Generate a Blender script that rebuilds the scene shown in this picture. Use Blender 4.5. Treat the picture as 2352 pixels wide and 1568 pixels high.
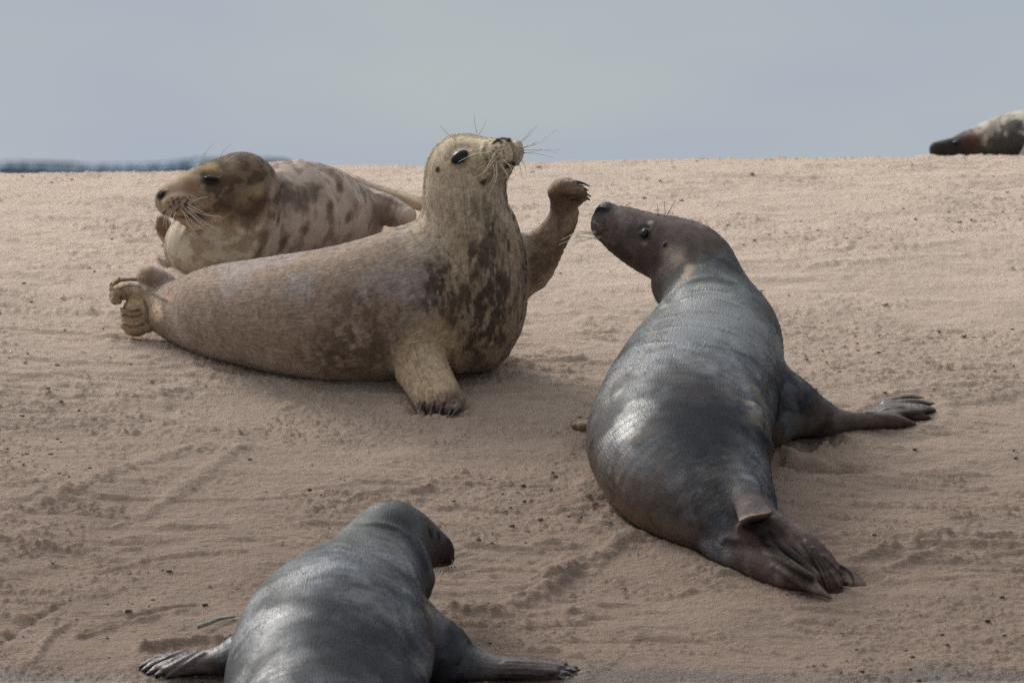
import bpy, math, random, os, time
import numpy as np
from mathutils import Vector
from mathutils.bvhtree import BVHTree
import openvdb as vdb

# ------------------------------------------------------------------ camera, sky, sun, exposure
scene = bpy.context.scene
for o in list(bpy.data.objects): bpy.data.objects.remove(o)
R = math.radians
F_PX = 11404.0                 # focal length in pixels of a 2352-wide picture
DIST = 16.0                    # the waving seal is about 16 m from the camera
PITCH = math.atan(398.0/F_PX)
cd = bpy.data.cameras.new('camera'); cam = bpy.data.objects.new('camera', cd)
scene.collection.objects.link(cam); scene.camera = cam
scene.cycles.use_denoising = False     # keep the fine grain of fur and sand
cam.location = (0, -DIST, 0); cam.rotation_euler = (R(90)-PITCH, 0, 0)
cd.sensor_width = 36; cd.lens = 36*F_PX/2352
cd.clip_start = 0.5; cd.clip_end = 20000
cd.dof.use_dof = True; cd.dof.focus_distance = 15.2; cd.dof.aperture_fstop = 6.3

SUN_DIR = Vector((-0.52, 0.60, 0.66)).normalized()     # towards the sun: behind the seals, upper left
world = bpy.data.worlds.new('World'); scene.world = world; world.use_nodes = True
wn = world.node_tree.nodes; wl = world.node_tree.links; wn.clear()
w_out = wn.new('ShaderNodeOutputWorld'); w_mix = wn.new('ShaderNodeMixShader')
bg_sky = wn.new('ShaderNodeBackground'); bg_cloud = wn.new('ShaderNodeBackground')
skyt = wn.new('ShaderNodeTexSky'); skyt.sky_type = 'NISHITA'; skyt.sun_disc = False
skyt.sun_elevation = math.asin(SUN_DIR.z); skyt.sun_rotation = math.atan2(SUN_DIR.x, SUN_DIR.y)
wl.new(skyt.outputs[0], bg_sky.inputs[0]); bg_sky.inputs[1].default_value = 0.08
# high, even overcast: darker towards the horizon, with faint cloud mottling
tc = wn.new('ShaderNodeTexCoord'); sep = wn.new('ShaderNodeSeparateXYZ'); wl.new(tc.outputs['Generated'], sep.inputs[0])
rmp = wn.new('ShaderNodeValToRGB'); wl.new(sep.outputs['Z'], rmp.inputs[0])
el = rmp.color_ramp.elements
el[0].position = 0.0; el[0].color = (0.34, 0.385, 0.44, 1)
el[1].position = 0.75; el[1].color = (0.95, 0.98, 1.02, 1)
e = el.new(0.035); e.color = (0.33, 0.37, 0.42, 1)
e = el.new(0.22); e.color = (0.62, 0.66, 0.72, 1)
mp = wn.new('ShaderNodeMapping'); mp.inputs['Scale'].default_value = (9, 9, 26); wl.new(tc.outputs['Generated'], mp.inputs[0])
cn = wn.new('ShaderNodeTexNoise'); cn.inputs['Scale'].default_value = 1.3; cn.inputs['Detail'].default_value = 2.5; wl.new(mp.outputs[0], cn.inputs[0])
cr = wn.new('ShaderNodeValToRGB'); wl.new(cn.outputs[0], cr.inputs[0])
cr.color_ramp.elements[0].position = 0.3; cr.color_ramp.elements[0].color = (0.93, 0.955, 1.03, 1)
cr.color_ramp.elements[1].position = 0.7; cr.color_ramp.elements[1].color = (1.06, 1.07, 1.0, 1)
mm = wn.new('ShaderNodeMix'); mm.data_type = 'RGBA'; mm.blend_type = 'MULTIPLY'; mm.inputs[0].default_value = 1
wl.new(rmp.outputs[0], mm.inputs[6]); wl.new(cr.outputs[0], mm.inputs[7]); wl.new(mm.outputs[2], bg_cloud.inputs[0])
# the cloud glows round the hidden sun and is heavier in the opposite half of the sky
dt = wn.new('ShaderNodeVectorMath'); dt.operation = 'DOT_PRODUCT'; wl.new(tc.outputs['Generated'], dt.inputs[0]); dt.inputs[1].default_value = SUN_DIR
gl = wn.new('ShaderNodeValToRGB'); wl.new(dt.outputs['Value'], gl.inputs[0]); ge = gl.color_ramp.elements
ge[0].position = 0.0; ge[0].color = (.42, .42, .42, 1); ge[1].position = 1.0; ge[1].color = (2.4, 2.4, 2.4, 1)
_e = ge.new(.45); _e.color = (.62, .62, .62, 1); _e = ge.new(.75); _e.color = (1.25, 1.25, 1.25, 1)
hz = wn.new('ShaderNodeMapRange'); hz.inputs[1].default_value = .05; hz.inputs[2].default_value = .22; wl.new(sep.outputs['Z'], hz.inputs[0])
gm = wn.new('ShaderNodeMix'); gm.data_type = 'RGBA'; gm.inputs[6].default_value = (1, 1, 1, 1); wl.new(hz.outputs[0], gm.inputs[0]); wl.new(gl.outputs[0], gm.inputs[7])
wl.new(gm.outputs[2], bg_cloud.inputs[1])
w_mix.inputs[0].default_value = 0.93
wl.new(bg_sky.outputs[0], w_mix.inputs[1]); wl.new(bg_cloud.outputs[0], w_mix.inputs[2]); wl.new(w_mix.outputs[0], w_out.inputs[0])

sl = bpy.data.lights.new('sun', 'SUN'); sun = bpy.data.objects.new('sun', sl); scene.collection.objects.link(sun)
sl.energy = 1.9; sl.angle = R(20); sl.color = (1.0, 0.93, 0.82)
sun.rotation_euler = SUN_DIR.to_track_quat('Z', 'Y').to_euler(); sun.location = (-5, 6, 7)
vs = scene.view_settings; vs.view_transform = 'Standard'; vs.look = 'None'; vs.exposure = 0.26; vs.gamma = 1.0

VOX = float(os.environ.get('SEAL_VOX', '0.005'))
C = scene.collection
rng = np.random.default_rng(7); random.seed(7)
CP, SP_ = math.cos(PITCH), math.sin(PITCH)

# ------------------------------------------------------------------ helpers
def P(vx, vy, Y):
    """world point at depth Y that the picture shows at (vx, vy) of 2352x1568"""
    xc = (vx-1176)/F_PX; yc = (784-vy)/F_PX
    dx, dy, dz = xc, CP+yc*SP_, yc*CP-SP_
    t = (Y+DIST)/dy
    return np.array([dx*t, Y, dz*t])
def pxm(Y): return (Y+DIST)/F_PX          # metres per picture pixel at depth Y
def proj(p):
    q = np.atleast_2d(p)-np.array([0, -DIST, 0.])
    zc = q[:, 1]*CP-q[:, 2]*SP_; yc = q[:, 1]*SP_+q[:, 2]*CP
    return np.stack([1176+F_PX*q[:, 0]/zc, 784-F_PX*yc/zc], 1)

def _hash(ix, iy, iz, seed):
    h = (ix*374761393+iy*668265263+iz*2147483647+seed*1274126177) & 0xffffffff
    h = ((h ^ (h >> 13))*1274126177) & 0xffffffff
    h = ((h ^ (h >> 16))*2246822519) & 0xffffffff
    return ((h ^ (h >> 15)) & 0xffffff).astype(np.float32)/float(0xffffff)
_ROT = np.array([[.80, .48, -.36], [-.60, .64, -.48], [0, .60, .80]])     # keeps the noise lattice off the axes
def vnoise(p, seed=0):
    p = np.asarray(p, dtype=np.float64)@_ROT; i = np.floor(p).astype(np.int64); f = (p-i).astype(np.float32)
    f = f*f*f*(f*(f*6-15)+10); out = 0
    for dx in (0, 1):
        wx = f[:, 0] if dx else 1-f[:, 0]
        for dy in (0, 1):
            wy = f[:, 1] if dy else 1-f[:, 1]
            for dz in (0, 1):
                wz = f[:, 2] if dz else 1-f[:, 2]
                out = out+wx*wy*wz*_hash(i[:, 0]+dx, i[:, 1]+dy, i[:, 2]+dz, seed)
    return out
def vnoise2(x, y, seed=0):
    ix = np.floor(x).astype(np.int64); iy = np.floor(y).astype(np.int64)
    fx = (x-ix).astype(np.float32); fy = (y-iy).astype(np.float32)
    fx = fx*fx*fx*(fx*(fx*6-15)+10); fy = fy*fy*fy*(fy*(fy*6-15)+10); z = ix*0
    a = _hash(ix, iy, z, seed); b = _hash(ix+1, iy, z, seed); c = _hash(ix, iy+1, z, seed); d = _hash(ix+1, iy+1, z, seed)
    return (a*(1-fx)+b*fx)*(1-fy)+(c*(1-fx)+d*fx)*fy
def fbm(p, scale, octs=3, seed=0, gain=0.5):
    a, s, out, tot = 1.0, scale, 0, 0
    for k in range(octs):
        out = out+a*vnoise(np.asarray(p)*s, seed+k*17); tot += a; a *= gain; s *= 2.03
    return out/tot
def fbm2(x, y, sx, sy, octs=3, seed=0, gain=0.5):
    a, out, tot = 1.0, 0, 0
    for k in range(octs):
        out = out+a*vnoise2(x*sx, y*sy, seed+k*17); tot += a; a *= gain; sx *= 2.03; sy *= 2.03
    return out/tot
def sstep(x, a, b):
    t = np.clip((x-a)/(b-a), 0, 1); return t*t*(3-2*t)

def tag(o, label=None, cat=None, group=None, kind=None):
    if label: o['label'] = label
    if cat: o['category'] = cat
    if group: o['group'] = group
    if kind: o['kind'] = kind
    return o
def mesh_obj(name, verts, faces, mat, parent=None, smooth=True):
    me = bpy.data.meshes.new(name)
    verts = np.asarray(verts, dtype=np.float64)
    if parent is not None:
        q = parent
        while q is not None: verts = verts-np.array(q.location); q = q.parent
    verts = verts.astype(np.float32)
    if isinstance(faces, np.ndarray):
        n = faces.shape[1]
        me.vertices.add(len(verts)); me.vertices.foreach_set('co', verts.ravel())
        me.loops.add(faces.size); me.loops.foreach_set('vertex_index', faces.ravel().astype(np.int32))
        me.polygons.add(len(faces)); me.polygons.foreach_set('loop_start', np.arange(0, faces.size, n, dtype=np.int32))
        me.polygons.foreach_set('loop_total', np.full(len(faces), n, dtype=np.int32))
        me.update(calc_edges=True)
    else:
        me.from_pydata([tuple(map(float, v)) for v in verts], [], [tuple(f) for f in faces]); me.update()
    if smooth: me.polygons.foreach_set('use_smooth', np.ones(len(me.polygons), dtype=bool))
    if mat is not None: me.materials.append(mat)
    o = bpy.data.objects.new(name, me); C.objects.link(o)
    if parent is not None: o.parent = parent
    return o
def set_color(me, name, rgb):
    at = me.attributes.new(name, 'FLOAT_COLOR', 'POINT')
    buf = np.ones((len(me.vertices), 4), dtype=np.float32); buf[:, :rgb.shape[1]] = rgb
    at.data.foreach_set('color', buf.ravel())
def set_vec(me, name, v):
    at = me.attributes.new(name, 'FLOAT_VECTOR', 'POINT'); at.data.foreach_set('vector', np.asarray(v, dtype=np.float32).ravel())
def srgb(r, g, b):
    f = lambda c: (c/255/12.92) if c/255 <= 0.04045 else ((c/255+0.055)/1.055)**2.4
    return np.array([f(r), f(g), f(b)])

# ------------------------------------------------------------------ the sand bank
XA, XB = 0.018, 0.0
def bank(x, y):
    """height of the smooth bank: a slope that rises from the water and levels off at a crest"""
    x = np.asarray(x, dtype=float); y = np.asarray(y, dtype=float)
    z0 = -0.689
    low = z0+0.29*y
    t = np.clip(y-0.3, 0, None); yc = 4.31
    mid = z0+0.29*0.3+0.29*(t-t*t/(2*yc))
    crest = z0+0.087+0.29*yc/2
    z = np.where(y < 0.3, low, np.where(t < yc, mid, crest))
    z = np.where(y < -3.2, (z0+0.29*-3.2)+0.12*(y+3.2), z)
    z = np.maximum(z, -2.6)
    z = z-0.012*np.clip(y-4.9, 0, 6)-0.16*np.clip(y-11, 0, 12)
    z = z-0.018*sstep(y, 1.0, 4.5)
    tilt = 0.0183*np.clip(x, -3, 3)*sstep(y, 1.0, 5.5)
    return z+tilt
def row_y(vx, vy):
    """depth at which the bank is seen at picture point (vx, vy)"""
    ys = np.linspace(-3.0, 4.2, 1500)
    xs = (vx-1176)*(ys+DIST)/F_PX
    z = bank(xs, ys); rows = proj(np.stack([xs, ys, z], 1))[:, 1]
    return float(np.interp(-vy, -rows, ys))
def G(vx, vy):
    y = row_y(vx, vy); return P(vx, vy, y)

# ------------------------------------------------------------------ implicit modelling of the animals
def catmull(pts, n):
    pts = np.asarray(pts, dtype=float); m = len(pts)
    if m == 2: return pts[0]+(pts[1]-pts[0])*np.linspace(0, 1, n)[:, None]
    ext = np.vstack([2*pts[0]-pts[1], pts, 2*pts[-1]-pts[-2]]); out = []
    for t in np.linspace(0, m-1, n):
        i = min(int(t), m-2); u = t-i; p0, p1, p2, p3 = ext[i:i+4]
        out.append(0.5*((2*p1)+(-p0+p2)*u+(2*p0-5*p1+4*p2-p3)*u*u+(-p0+3*p1-3*p2+p3)*u**3))
    return np.array(out)
class Sweep:
    """stations (vx, vy, Y, half width, half height[, half height below]) in picture pixels at their depth; side = reference for the width axis"""
    def __init__(s, st, side, step=0.022, k=0.03, world=False):
        A = []
        for q in st:
            q = list(q)+([q[4]] if len(q) == 5 else [])
            m = 1.0 if world else pxm(q[2])
            c = np.array(q[:3]) if world else P(*q[:3])
            A.append(np.concatenate([c, np.array(q[3:6])*m]))
        A = np.array(A); L = np.linalg.norm(np.diff(A[:, :3], axis=0), axis=1).sum()
        n = max(int(L/step)+1, len(A)*2); s.c = catmull(A, n); s.c[:, 3:] = np.maximum(s.c[:, 3:], 0.0015)
        s.k = k; side = np.asarray(side, dtype=float)
        if side.ndim == 1: side = np.repeat(side[None], n, 0)
        else: side = catmull(side, n) if len(side) > 2 else side[0]+(side[1]-side[0])*np.linspace(0, 1, n)[:, None]
        T = np.gradient(s.c[:, :3], axis=0); T /= np.linalg.norm(T, axis=1)[:, None]
        S = side-(side*T).sum(1)[:, None]*T; S /= np.linalg.norm(S, axis=1)[:, None]
        U = np.cross(T, S); U *= np.where(U[:, 2:3] < -0.3, -1, 1) if True else 1
        s.T, s.S, s.U = T, S, U
        turn = np.linalg.norm(np.gradient(T, axis=0), axis=1); s.slack = s.c[:, 3:].max(1)*turn*0.9; s.slack[0] = s.slack[-1] = 0
        s.s = np.concatenate([[0], np.cumsum(np.linalg.norm(np.diff(s.c[:, :3], axis=0), axis=1))])
        s.lo = (s.c[:, :3]-s.c[:, 3:].max(1)[:, None]).min(0); s.hi = (s.c[:, :3]+s.c[:, 3:].max(1)[:, None]).max(0)
    def segs(s): return range(len(s.c)-1)
    def eval_seg(s, i, p):
        a, b = s.c[i], s.c[i+1]; ab = b[:3]-a[:3]; L2 = ab@ab
        t = np.clip(((p-a[:3])@ab)/L2, 0, 1).astype(np.float32); t1 = 1-t
        r = (p-a[:3])-t[:, None]*ab
        S = s.S[i]*0.5+s.S[i+1]*0.5; U = s.U[i]*0.5+s.U[i+1]*0.5
        S = s.S[i][None]*t1[:, None]+s.S[i+1][None]*t[:, None]; U = s.U[i][None]*t1[:, None]+s.U[i+1][None]*t[:, None]
        u = np.einsum('ij,ij->i', r, S); v = np.einsum('ij,ij->i', r, U); rr = np.einsum('ij,ij->i', r, r)
        w2 = np.sqrt(np.maximum(rr-u*u-v*v, 0)); w2 = np.maximum(w2-np.where(t < .5, s.slack[i], s.slack[i+1]), 0)**2; rr = u*u+v*v+w2
        ra = a[3]*t1+b[3]*t; rt = a[4]*t1+b[4]*t; rb = a[5]*t1+b[5]*t
        rv = np.where(v > 0, rt, rb)
        f = np.sqrt((u/ra)**2+(v/rv)**2+w2/(np.minimum(ra, rv)**2)+1e-9)
        d = np.sqrt(rr+1e-12)*(1-1/f)
        d = np.where(f < 0.3, -np.minimum(ra, rv)*0.75, d)
        return d, t, u/ra, v/rv
    def bound(s, i):
        a, b = s.c[i], s.c[i+1]; m = (a[:3]+b[:3])/2
        return m, np.linalg.norm(a[:3]-b[:3])/2+max(a[3:].max(), b[3:].max())
class Ell(Sweep):
    """an ellipsoid: centre, three half axes in pixels (side, along, up)"""
    def __init__(s, c, r, side=(1, 0, 0), along=(0, 1, 0), k=0.03):
        m = pxm(c[2]); ctr = P(*c); al = np.array(along, float); al /= np.linalg.norm(al)
        sd = np.array(side, float); sd -= (sd@al)*al; sd /= np.linalg.norm(sd)
        s.ctr, s.r, s.k = ctr, np.array(r, float)*m, k
        s.M = np.stack([sd, al, np.cross(sd, al)]); s.lo = ctr-s.r.max(); s.hi = ctr+s.r.max()
        s.s = np.zeros(2)
    def segs(s): return range(1)
    def eval_seg(s, i, p):
        q = (p-s.ctr)@s.M.T; f = np.sqrt(((q/s.r)**2).sum(1)+1e-9); d = np.linalg.norm(q, axis=1)*(1-1/f)
        d = np.where(f < 0.3, -s.r.min()*0.75, d); return d, 0*d, 0*d, 0*d
    def bound(s, i): return s.ctr, s.r.max()
def smin(a, b, k):
    h = np.clip(0.5+0.5*(b-a)/k, 0, 1); return b*(1-h)+a*h-k*h*(1-h)
class Groove:
    """carves (amp > 0) or raises (amp < 0) the surface along a world polyline"""
    def __init__(s, pts, amp, w):
        s.p = np.asarray(pts, float)
        if len(s.p) > 2: s.p = catmull(s.p, len(s.p)*3)
        s.amp, s.w = amp, w; s.lo = s.p.min(0)-3*w; s.hi = s.p.max(0)+3*w
    def dist(s, p):
        best = np.full(len(p), 1e9)
        if len(s.p) == 1: return np.linalg.norm(p-s.p[0], axis=1)
        for a, b in zip(s.p[:-1], s.p[1:]):
            ab = b-a; t = np.clip(((p-a)@ab)/(ab@ab+1e-12), 0, 1); best = np.minimum(best, np.linalg.norm(p-a-t[:, None]*ab, axis=1))
        return best
class Body:
    def __init__(s): s.prims, s.grooves = [], []
    def add(s, pr): s.prims.append(pr); return pr
    def base(s, p, margin=0.06):
        p = np.asarray(p, float); out = np.full(len(p), 1.0)
        for pr in s.prims:
            box = np.all((p > pr.lo-margin) & (p < pr.hi+margin), axis=1)
            idx = np.nonzero(box)[0]
            if not len(idx): continue
            q = p[idx]; loc = np.full(len(idx), 1.0)
            for i in pr.segs():
                m, r = pr.bound(i); near = np.nonzero(((q-m)**2).sum(1) < (r+margin)**2)[0]
                if len(near): loc[near] = np.minimum(loc[near], pr.eval_seg(i, q[near])[0])
            out[idx] = smin(out[idx], loc, pr.k)
        return out
    def hit(s, vx, vy, **kw):
        """first skin point seen at picture point (vx, vy), and its normal; the nearest one if the ray just misses"""
        o = Vector((0, -DIST, 0)); d = (Vector(P(vx, vy, 0))-o).normalized(); loc, n, i, t = s.bvh.ray_cast(o, d)
        if loc is None:
            best = None
            for y in np.linspace(s.v[:, 1].min(), s.v[:, 1].max(), 90):
                h = s.bvh.find_nearest(Vector(P(vx, vy, y)))
                if best is None or h[3] < best[3]: best = h
            loc, n, i, t = best
        q = s.q[i]; w = 1/(np.linalg.norm(s.v[q]-np.array(loc), axis=1)+1e-4); nn = (s.n[q]*w[:, None]).sum(0); nn /= np.linalg.norm(nn)
        return np.array(loc), nn
    def groove(s, px, amp, w, **kw): s.grooves.append((px, amp, w))
    def mesh(s, vox):
        lo = np.min([pr.lo for pr in s.prims], 0)-0.05; hi = np.max([pr.hi for pr in s.prims], 0)+0.05
        B = 8; cs = vox*B; n = np.ceil((hi-lo)/cs).astype(int)
        ax = [lo[k]+(np.arange(n[k])+0.5)*cs for k in range(3)]
        cx, cy, cz = np.meshgrid(*ax, indexing='ij'); cc = np.stack([cx, cy, cz], -1).reshape(-1, 3)
        dc = s.base(cc, 0.16); near = np.abs(dc) < cs*1.15+0.012
        full = np.where(dc < 0, -0.05, 0.05).astype(np.float32).reshape(n)
        arr = np.repeat(np.repeat(np.repeat(full, B, 0), B, 1), B, 2)
        off = (np.arange(B)+0.5)*vox-cs/2; ox, oy, oz = np.meshgrid(off, off, off, indexing='ij'); offs = np.stack([ox, oy, oz], -1).reshape(-1, 3)
        ids = np.nonzero(near)[0]
        for ch in np.array_split(ids, max(1, len(ids)//600)):
            pts = (cc[ch][:, None, :]+offs[None]).reshape(-1, 3); d = s.base(pts).reshape(len(ch), B, B, B)
            for j, i in enumerate(ch):
                a, b, c = np.unravel_index(i, n); arr[a*B:a*B+B, b*B:b*B+B, c*B:c*B+B] = d[j]
        arr = np.clip(arr, -0.05, 0.05)
        g = vdb.FloatGrid(0.05); g.copyFromArray(arr); pts, quads = g.convertToQuads(0.0)
        v = pts.astype(float)*vox+lo+0.5*vox
        d = s.base(v); g = np.stack([s.base(v+e)-d for e in np.eye(3)*.004], 1); g /= np.linalg.norm(g, axis=1)[:, None]+1e-9
        v = v-g*np.clip(d, -vox, vox)[:, None]*0.8
        q = quads[:, ::-1].astype(np.int32); s.v = v
        # fair the large forms, keep the small ones
        rad = np.minimum(s.size(v), 0.2); w = sstep(rad, 0.045, 0.09)[:, None]*0.6
        e = np.concatenate([q[:, [0, 1]], q[:, [1, 2]], q[:, [2, 3]], q[:, [3, 0]]]); N = len(v); deg = np.bincount(e[:, 0], minlength=N)[:, None]+1e-9
        for it in range(int(14*(0.005/vox)**2)+2):
            av = np.stack([np.bincount(e[:, 0], weights=s.v[e[:, 1], k], minlength=N) for k in range(3)], 1)/deg
            s.v = s.v+(av-s.v)*w
        s.q = q; s.n = s.vnorm()
        s.make_bvh(); d = np.zeros(N)
        for g in [Groove([s.hit(*h)[0] for h in px], amp, w) for px, amp, w in s.grooves]:
            idx = np.nonzero(np.all((s.v > g.lo-.01) & (s.v < g.hi+.01), axis=1))[0]
            if len(idx): d[idx] += g.amp*np.exp(-(g.dist(s.v[idx])/g.w)**2)
        s.v = s.v-s.n*d[:, None]; s.n = s.vnorm(); s.make_bvh()
        return s.v, s.q
    def make_bvh(s): s.bvh = BVHTree.FromPolygons([Vector(a) for a in s.v.tolist()], s.q.tolist())
    def vnorm(s):
        a, b, c, d = (s.v[s.q[:, k]] for k in range(4)); fn = np.cross(c-a, d-b); n = np.zeros_like(s.v)
        for k in range(4):
            for j in range(3): n[:, j] += np.bincount(s.q[:, k], weights=fn[:, j], minlength=len(s.v))
        n /= np.linalg.norm(n, axis=1)[:, None]+1e-12
        return n
    def size(s, v):
        best = np.full(len(v), 1e9); out = np.full(len(v), .2)
        for pr in s.prims:
            for i in pr.segs():
                m, r = pr.bound(i); near = np.nonzero(((v-m)**2).sum(1) < (r+0.03)**2)[0]
                if not len(near): continue
                d = np.abs(pr.eval_seg(i, v[near])[0]); rr = pr.r.min() if isinstance(pr, Ell) else pr.c[i, 3:].min()
                # the smallest form that touches the vertex decides
                t = d < 0.006; k = near[t]; out[k] = np.minimum(out[k], rr)
        return out
    def flow(s):
        """per vertex: distance along the limb, girth coordinate, and the limb's direction"""
        best = np.full(len(s.v), 1e9); fl = np.zeros((len(s.v), 3)); tan = np.zeros((len(s.v), 3)); tan[:, 0] = 1
        for pi, pr in enumerate(s.prims):
            if isinstance(pr, Ell): continue
            for i in pr.segs():
                m, r = pr.bound(i); near = np.nonzero(((s.v-m)**2).sum(1) < (r+0.06)**2)[0]
                if not len(near): continue
                d, t, u, v = pr.eval_seg(i, s.v[near]); better = d < best[near]-0.0005; k = near[better]
                best[k] = d[better]; rad = pr.c[i, 3:].mean()
                fl[k, 0] = pr.s[i]+(pr.s[i+1]-pr.s[i])*t[better]; fl[k, 1] = np.arctan2(v[better], u[better])*rad; fl[k, 2] = pi*3.7
                tan[k] = pr.T[i]
        return fl, tan

def tube(name, pts, r0, r1, mat, parent, n=5):
    pts = catmull(pts, max(len(pts)*3, 6)); m = len(pts); V, F = [], []
    T = np.gradient(pts, axis=0); T /= np.linalg.norm(T, axis=1)[:, None]; up = np.array([0.31, 0.2, 0.93])
    for i in range(m):
        a = np.cross(T[i], up); a /= np.linalg.norm(a)+1e-9; b = np.cross(T[i], a); r = r0+(r1-r0)*i/(m-1)
        for k in range(n):
            w = 2*math.pi*k/n; V.append(pts[i]+r*(a*math.cos(w)+b*math.sin(w)))
    for i in range(m-1):
        for k in range(n): F.append((i*n+k, i*n+(k+1) % n, (i+1)*n+(k+1) % n, (i+1)*n+k))
    F.append(tuple(range(n))[::-1]); F.append(tuple((m-1)*n+k for k in range(n)))
    return mesh_obj(name, V, F, mat, parent)
def uv_ball(name, ctr, axes, mat, parent, nu=28, nv=18):
    V, F = [], []; axes = [np.asarray(a, float) for a in axes]
    for j in range(nv+1):
        th = math.pi*j/nv
        for i in range(nu):
            ph = 2*math.pi*i/nu; V.append(ctr+axes[0]*math.sin(th)*math.cos(ph)+axes[1]*math.sin(th)*math.sin(ph)+axes[2]*math.cos(th))
    for j in range(nv):
        for i in range(nu): F.append((j*nu+i, j*nu+(i+1) % nu, (j+1)*nu+(i+1) % nu, (j+1)*nu+i))
    return mesh_obj(name, V, F, mat, parent)

# ------------------------------------------------------------------ materials
def new_mat(name):
    m = bpy.data.materials.new(name); m.use_nodes = True
    n = m.node_tree.nodes; l = m.node_tree.links
    return m, n, l, n['Principled BSDF']
def mathn(n, l, op, a, b=None):
    q = n.new('ShaderNodeMath'); q.operation = op
    for i, v in enumerate((a, b)):
        if v is None: continue
        if hasattr(v, 'links'): l.new(v, q.inputs[i])
        else: q.inputs[i].default_value = v
    return q.outputs[0]
def fur_mat(name, rough=0.75, spec=0.25, coat=0.0, coat_rough=0.3, bump=0.5, streak=(22, 260, 60), grain=230, gamp=0.25, sheen=0.0, wetmap=False):
    m, n, l, b = new_mat(name)
    at = n.new('ShaderNodeAttribute'); at.attribute_name = 'coat'
    fl = n.new('ShaderNodeAttribute'); fl.attribute_name = 'flow'
    mp = n.new('ShaderNodeMapping'); mp.inputs['Scale'].default_value = streak; l.new(fl.outputs['Vector'], mp.inputs[0])
    n1 = n.new('ShaderNodeTexNoise'); n1.inputs['Scale'].default_value = 1.0; n1.inputs['Detail'].default_value = 3; l.new(mp.outputs[0], n1.inputs[0])
    tc = n.new('ShaderNodeTexCoord')
    n2 = n.new('ShaderNodeTexNoise'); n2.inputs['Scale'].default_value = grain; n2.inputs['Detail'].default_value = 3; l.new(tc.outputs['Object'], n2.inputs[0])
    mix = mathn(n, l, 'ADD', mathn(n, l, 'MULTIPLY', n1.outputs[0], 0.6), mathn(n, l, 'MULTIPLY', n2.outputs[0], 0.4))
    rm = n.new('ShaderNodeMapRange'); rm.inputs[1].default_value = 0.32; rm.inputs[2].default_value = 0.68
    rm.inputs[3].default_value = 1-gamp; rm.inputs[4].default_value = 1+gamp; l.new(mix, rm.inputs[0])
    mul = n.new('ShaderNodeVectorMath'); mul.operation = 'SCALE'; l.new(at.outputs['Color'], mul.inputs[0]); l.new(rm.outputs[0], mul.inputs['Scale'])
    l.new(mul.outputs[0], b.inputs['Base Color'])
    bp = n.new('ShaderNodeBump'); bp.inputs['Strength'].default_value = bump; bp.inputs['Distance'].default_value = 0.004; l.new(mix, bp.inputs['Height'])
    l.new(bp.outputs[0], b.inputs['Normal'])
    rr = n.new('ShaderNodeMapRange'); rr.inputs[3].default_value = rough-0.08; rr.inputs[4].default_value = rough+0.1; l.new(n2.outputs[0], rr.inputs[0]); l.new(rr.outputs[0], b.inputs['Roughness'])
    b.inputs['Specular IOR Level'].default_value = spec
    b.inputs['Coat Weight'].default_value = coat; b.inputs['Coat Roughness'].default_value = coat_rough
    if coat > 0: l.new(bp.outputs[0], b.inputs['Coat Normal'])
    b.inputs['Sheen Weight'].default_value = sheen
    if wetmap:      # alpha of the coat attribute: 0 = half dry and dull, 1 = slick with water
        a1 = n.new('ShaderNodeMapRange'); a1.inputs[3].default_value = .08; a1.inputs[4].default_value = .66; l.new(at.outputs['Alpha'], a1.inputs[0]); l.new(a1.outputs[0], b.inputs['Specular IOR Level'])
        a2 = n.new('ShaderNodeMapRange'); a2.inputs[3].default_value = .62; a2.inputs[4].default_value = .37; l.new(at.outputs['Alpha'], a2.inputs[0])
        a3 = mathn(n, l, 'ADD', a2.outputs[0], mathn(n, l, 'MULTIPLY', mathn(n, l, 'SUBTRACT', n2.outputs[0], .5), .3)); l.new(a3, b.inputs['Roughness'])
        a4 = n.new('ShaderNodeMapRange'); a4.inputs[1].default_value = .5; a4.inputs[4].default_value = .10; l.new(at.outputs['Alpha'], a4.inputs[0]); l.new(a4.outputs[0], b.inputs['Coat Weight']); b.inputs['Coat Roughness'].default_value = .28; l.new(bp.outputs[0], b.inputs['Coat Normal'])
    return m
def plain_mat(name, col, rough=0.5, spec=0.5, var=0.15, scale=60, bump=0.0):
    m, n, l, b = new_mat(name)
    tc = n.new('ShaderNodeTexCoord'); n2 = n.new('ShaderNodeTexNoise'); n2.inputs['Scale'].default_value = scale; l.new(tc.outputs['Object'], n2.inputs[0])
    r = n.new('ShaderNodeValToRGB'); l.new(n2.outputs[0], r.inputs[0])
    c = np.array(col); r.color_ramp.elements[0].position = 0.3; r.color_ramp.elements[1].position = 0.7
    r.color_ramp.elements[0].color = (*np.clip(c*(1-var), 0, 1), 1); r.color_ramp.elements[1].color = (*np.clip(c*(1+var), 0, 1), 1)
    l.new(r.outputs[0], b.inputs['Base Color']); b.inputs['Roughness'].default_value = rough; b.inputs['Specular IOR Level'].default_value = spec
    if bump:
        bp = n.new('ShaderNodeBump'); bp.inputs['Strength'].default_value = bump; bp.inputs['Distance'].default_value = 0.01; l.new(n2.outputs[0], bp.inputs['Height']); l.new(bp.outputs[0], b.inputs['Normal'])
    return m
M_DRY = fur_mat('sandy_fur', rough=0.85, spec=0.15, bump=1.0, gamp=0.32, grain=150, streak=(100, 140, 60), sheen=0.1)
M_SOFT = fur_mat('dry_pale_fur', rough=0.8, spec=0.2, bump=0.35, gamp=0.12, sheen=0.1)
M_WET = fur_mat('wet_dark_fur', rough=0.5, spec=0.5, wetmap=True, bump=0.8, streak=(50, 240, 50), grain=190, gamp=0.3)
M_FARFUR = fur_mat('far_fur', rough=0.7, spec=0.2, bump=0.2)
M_EYE = plain_mat('wet_dark_eye', (0.006, 0.006, 0.008), rough=0.12, spec=0.35)
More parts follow.
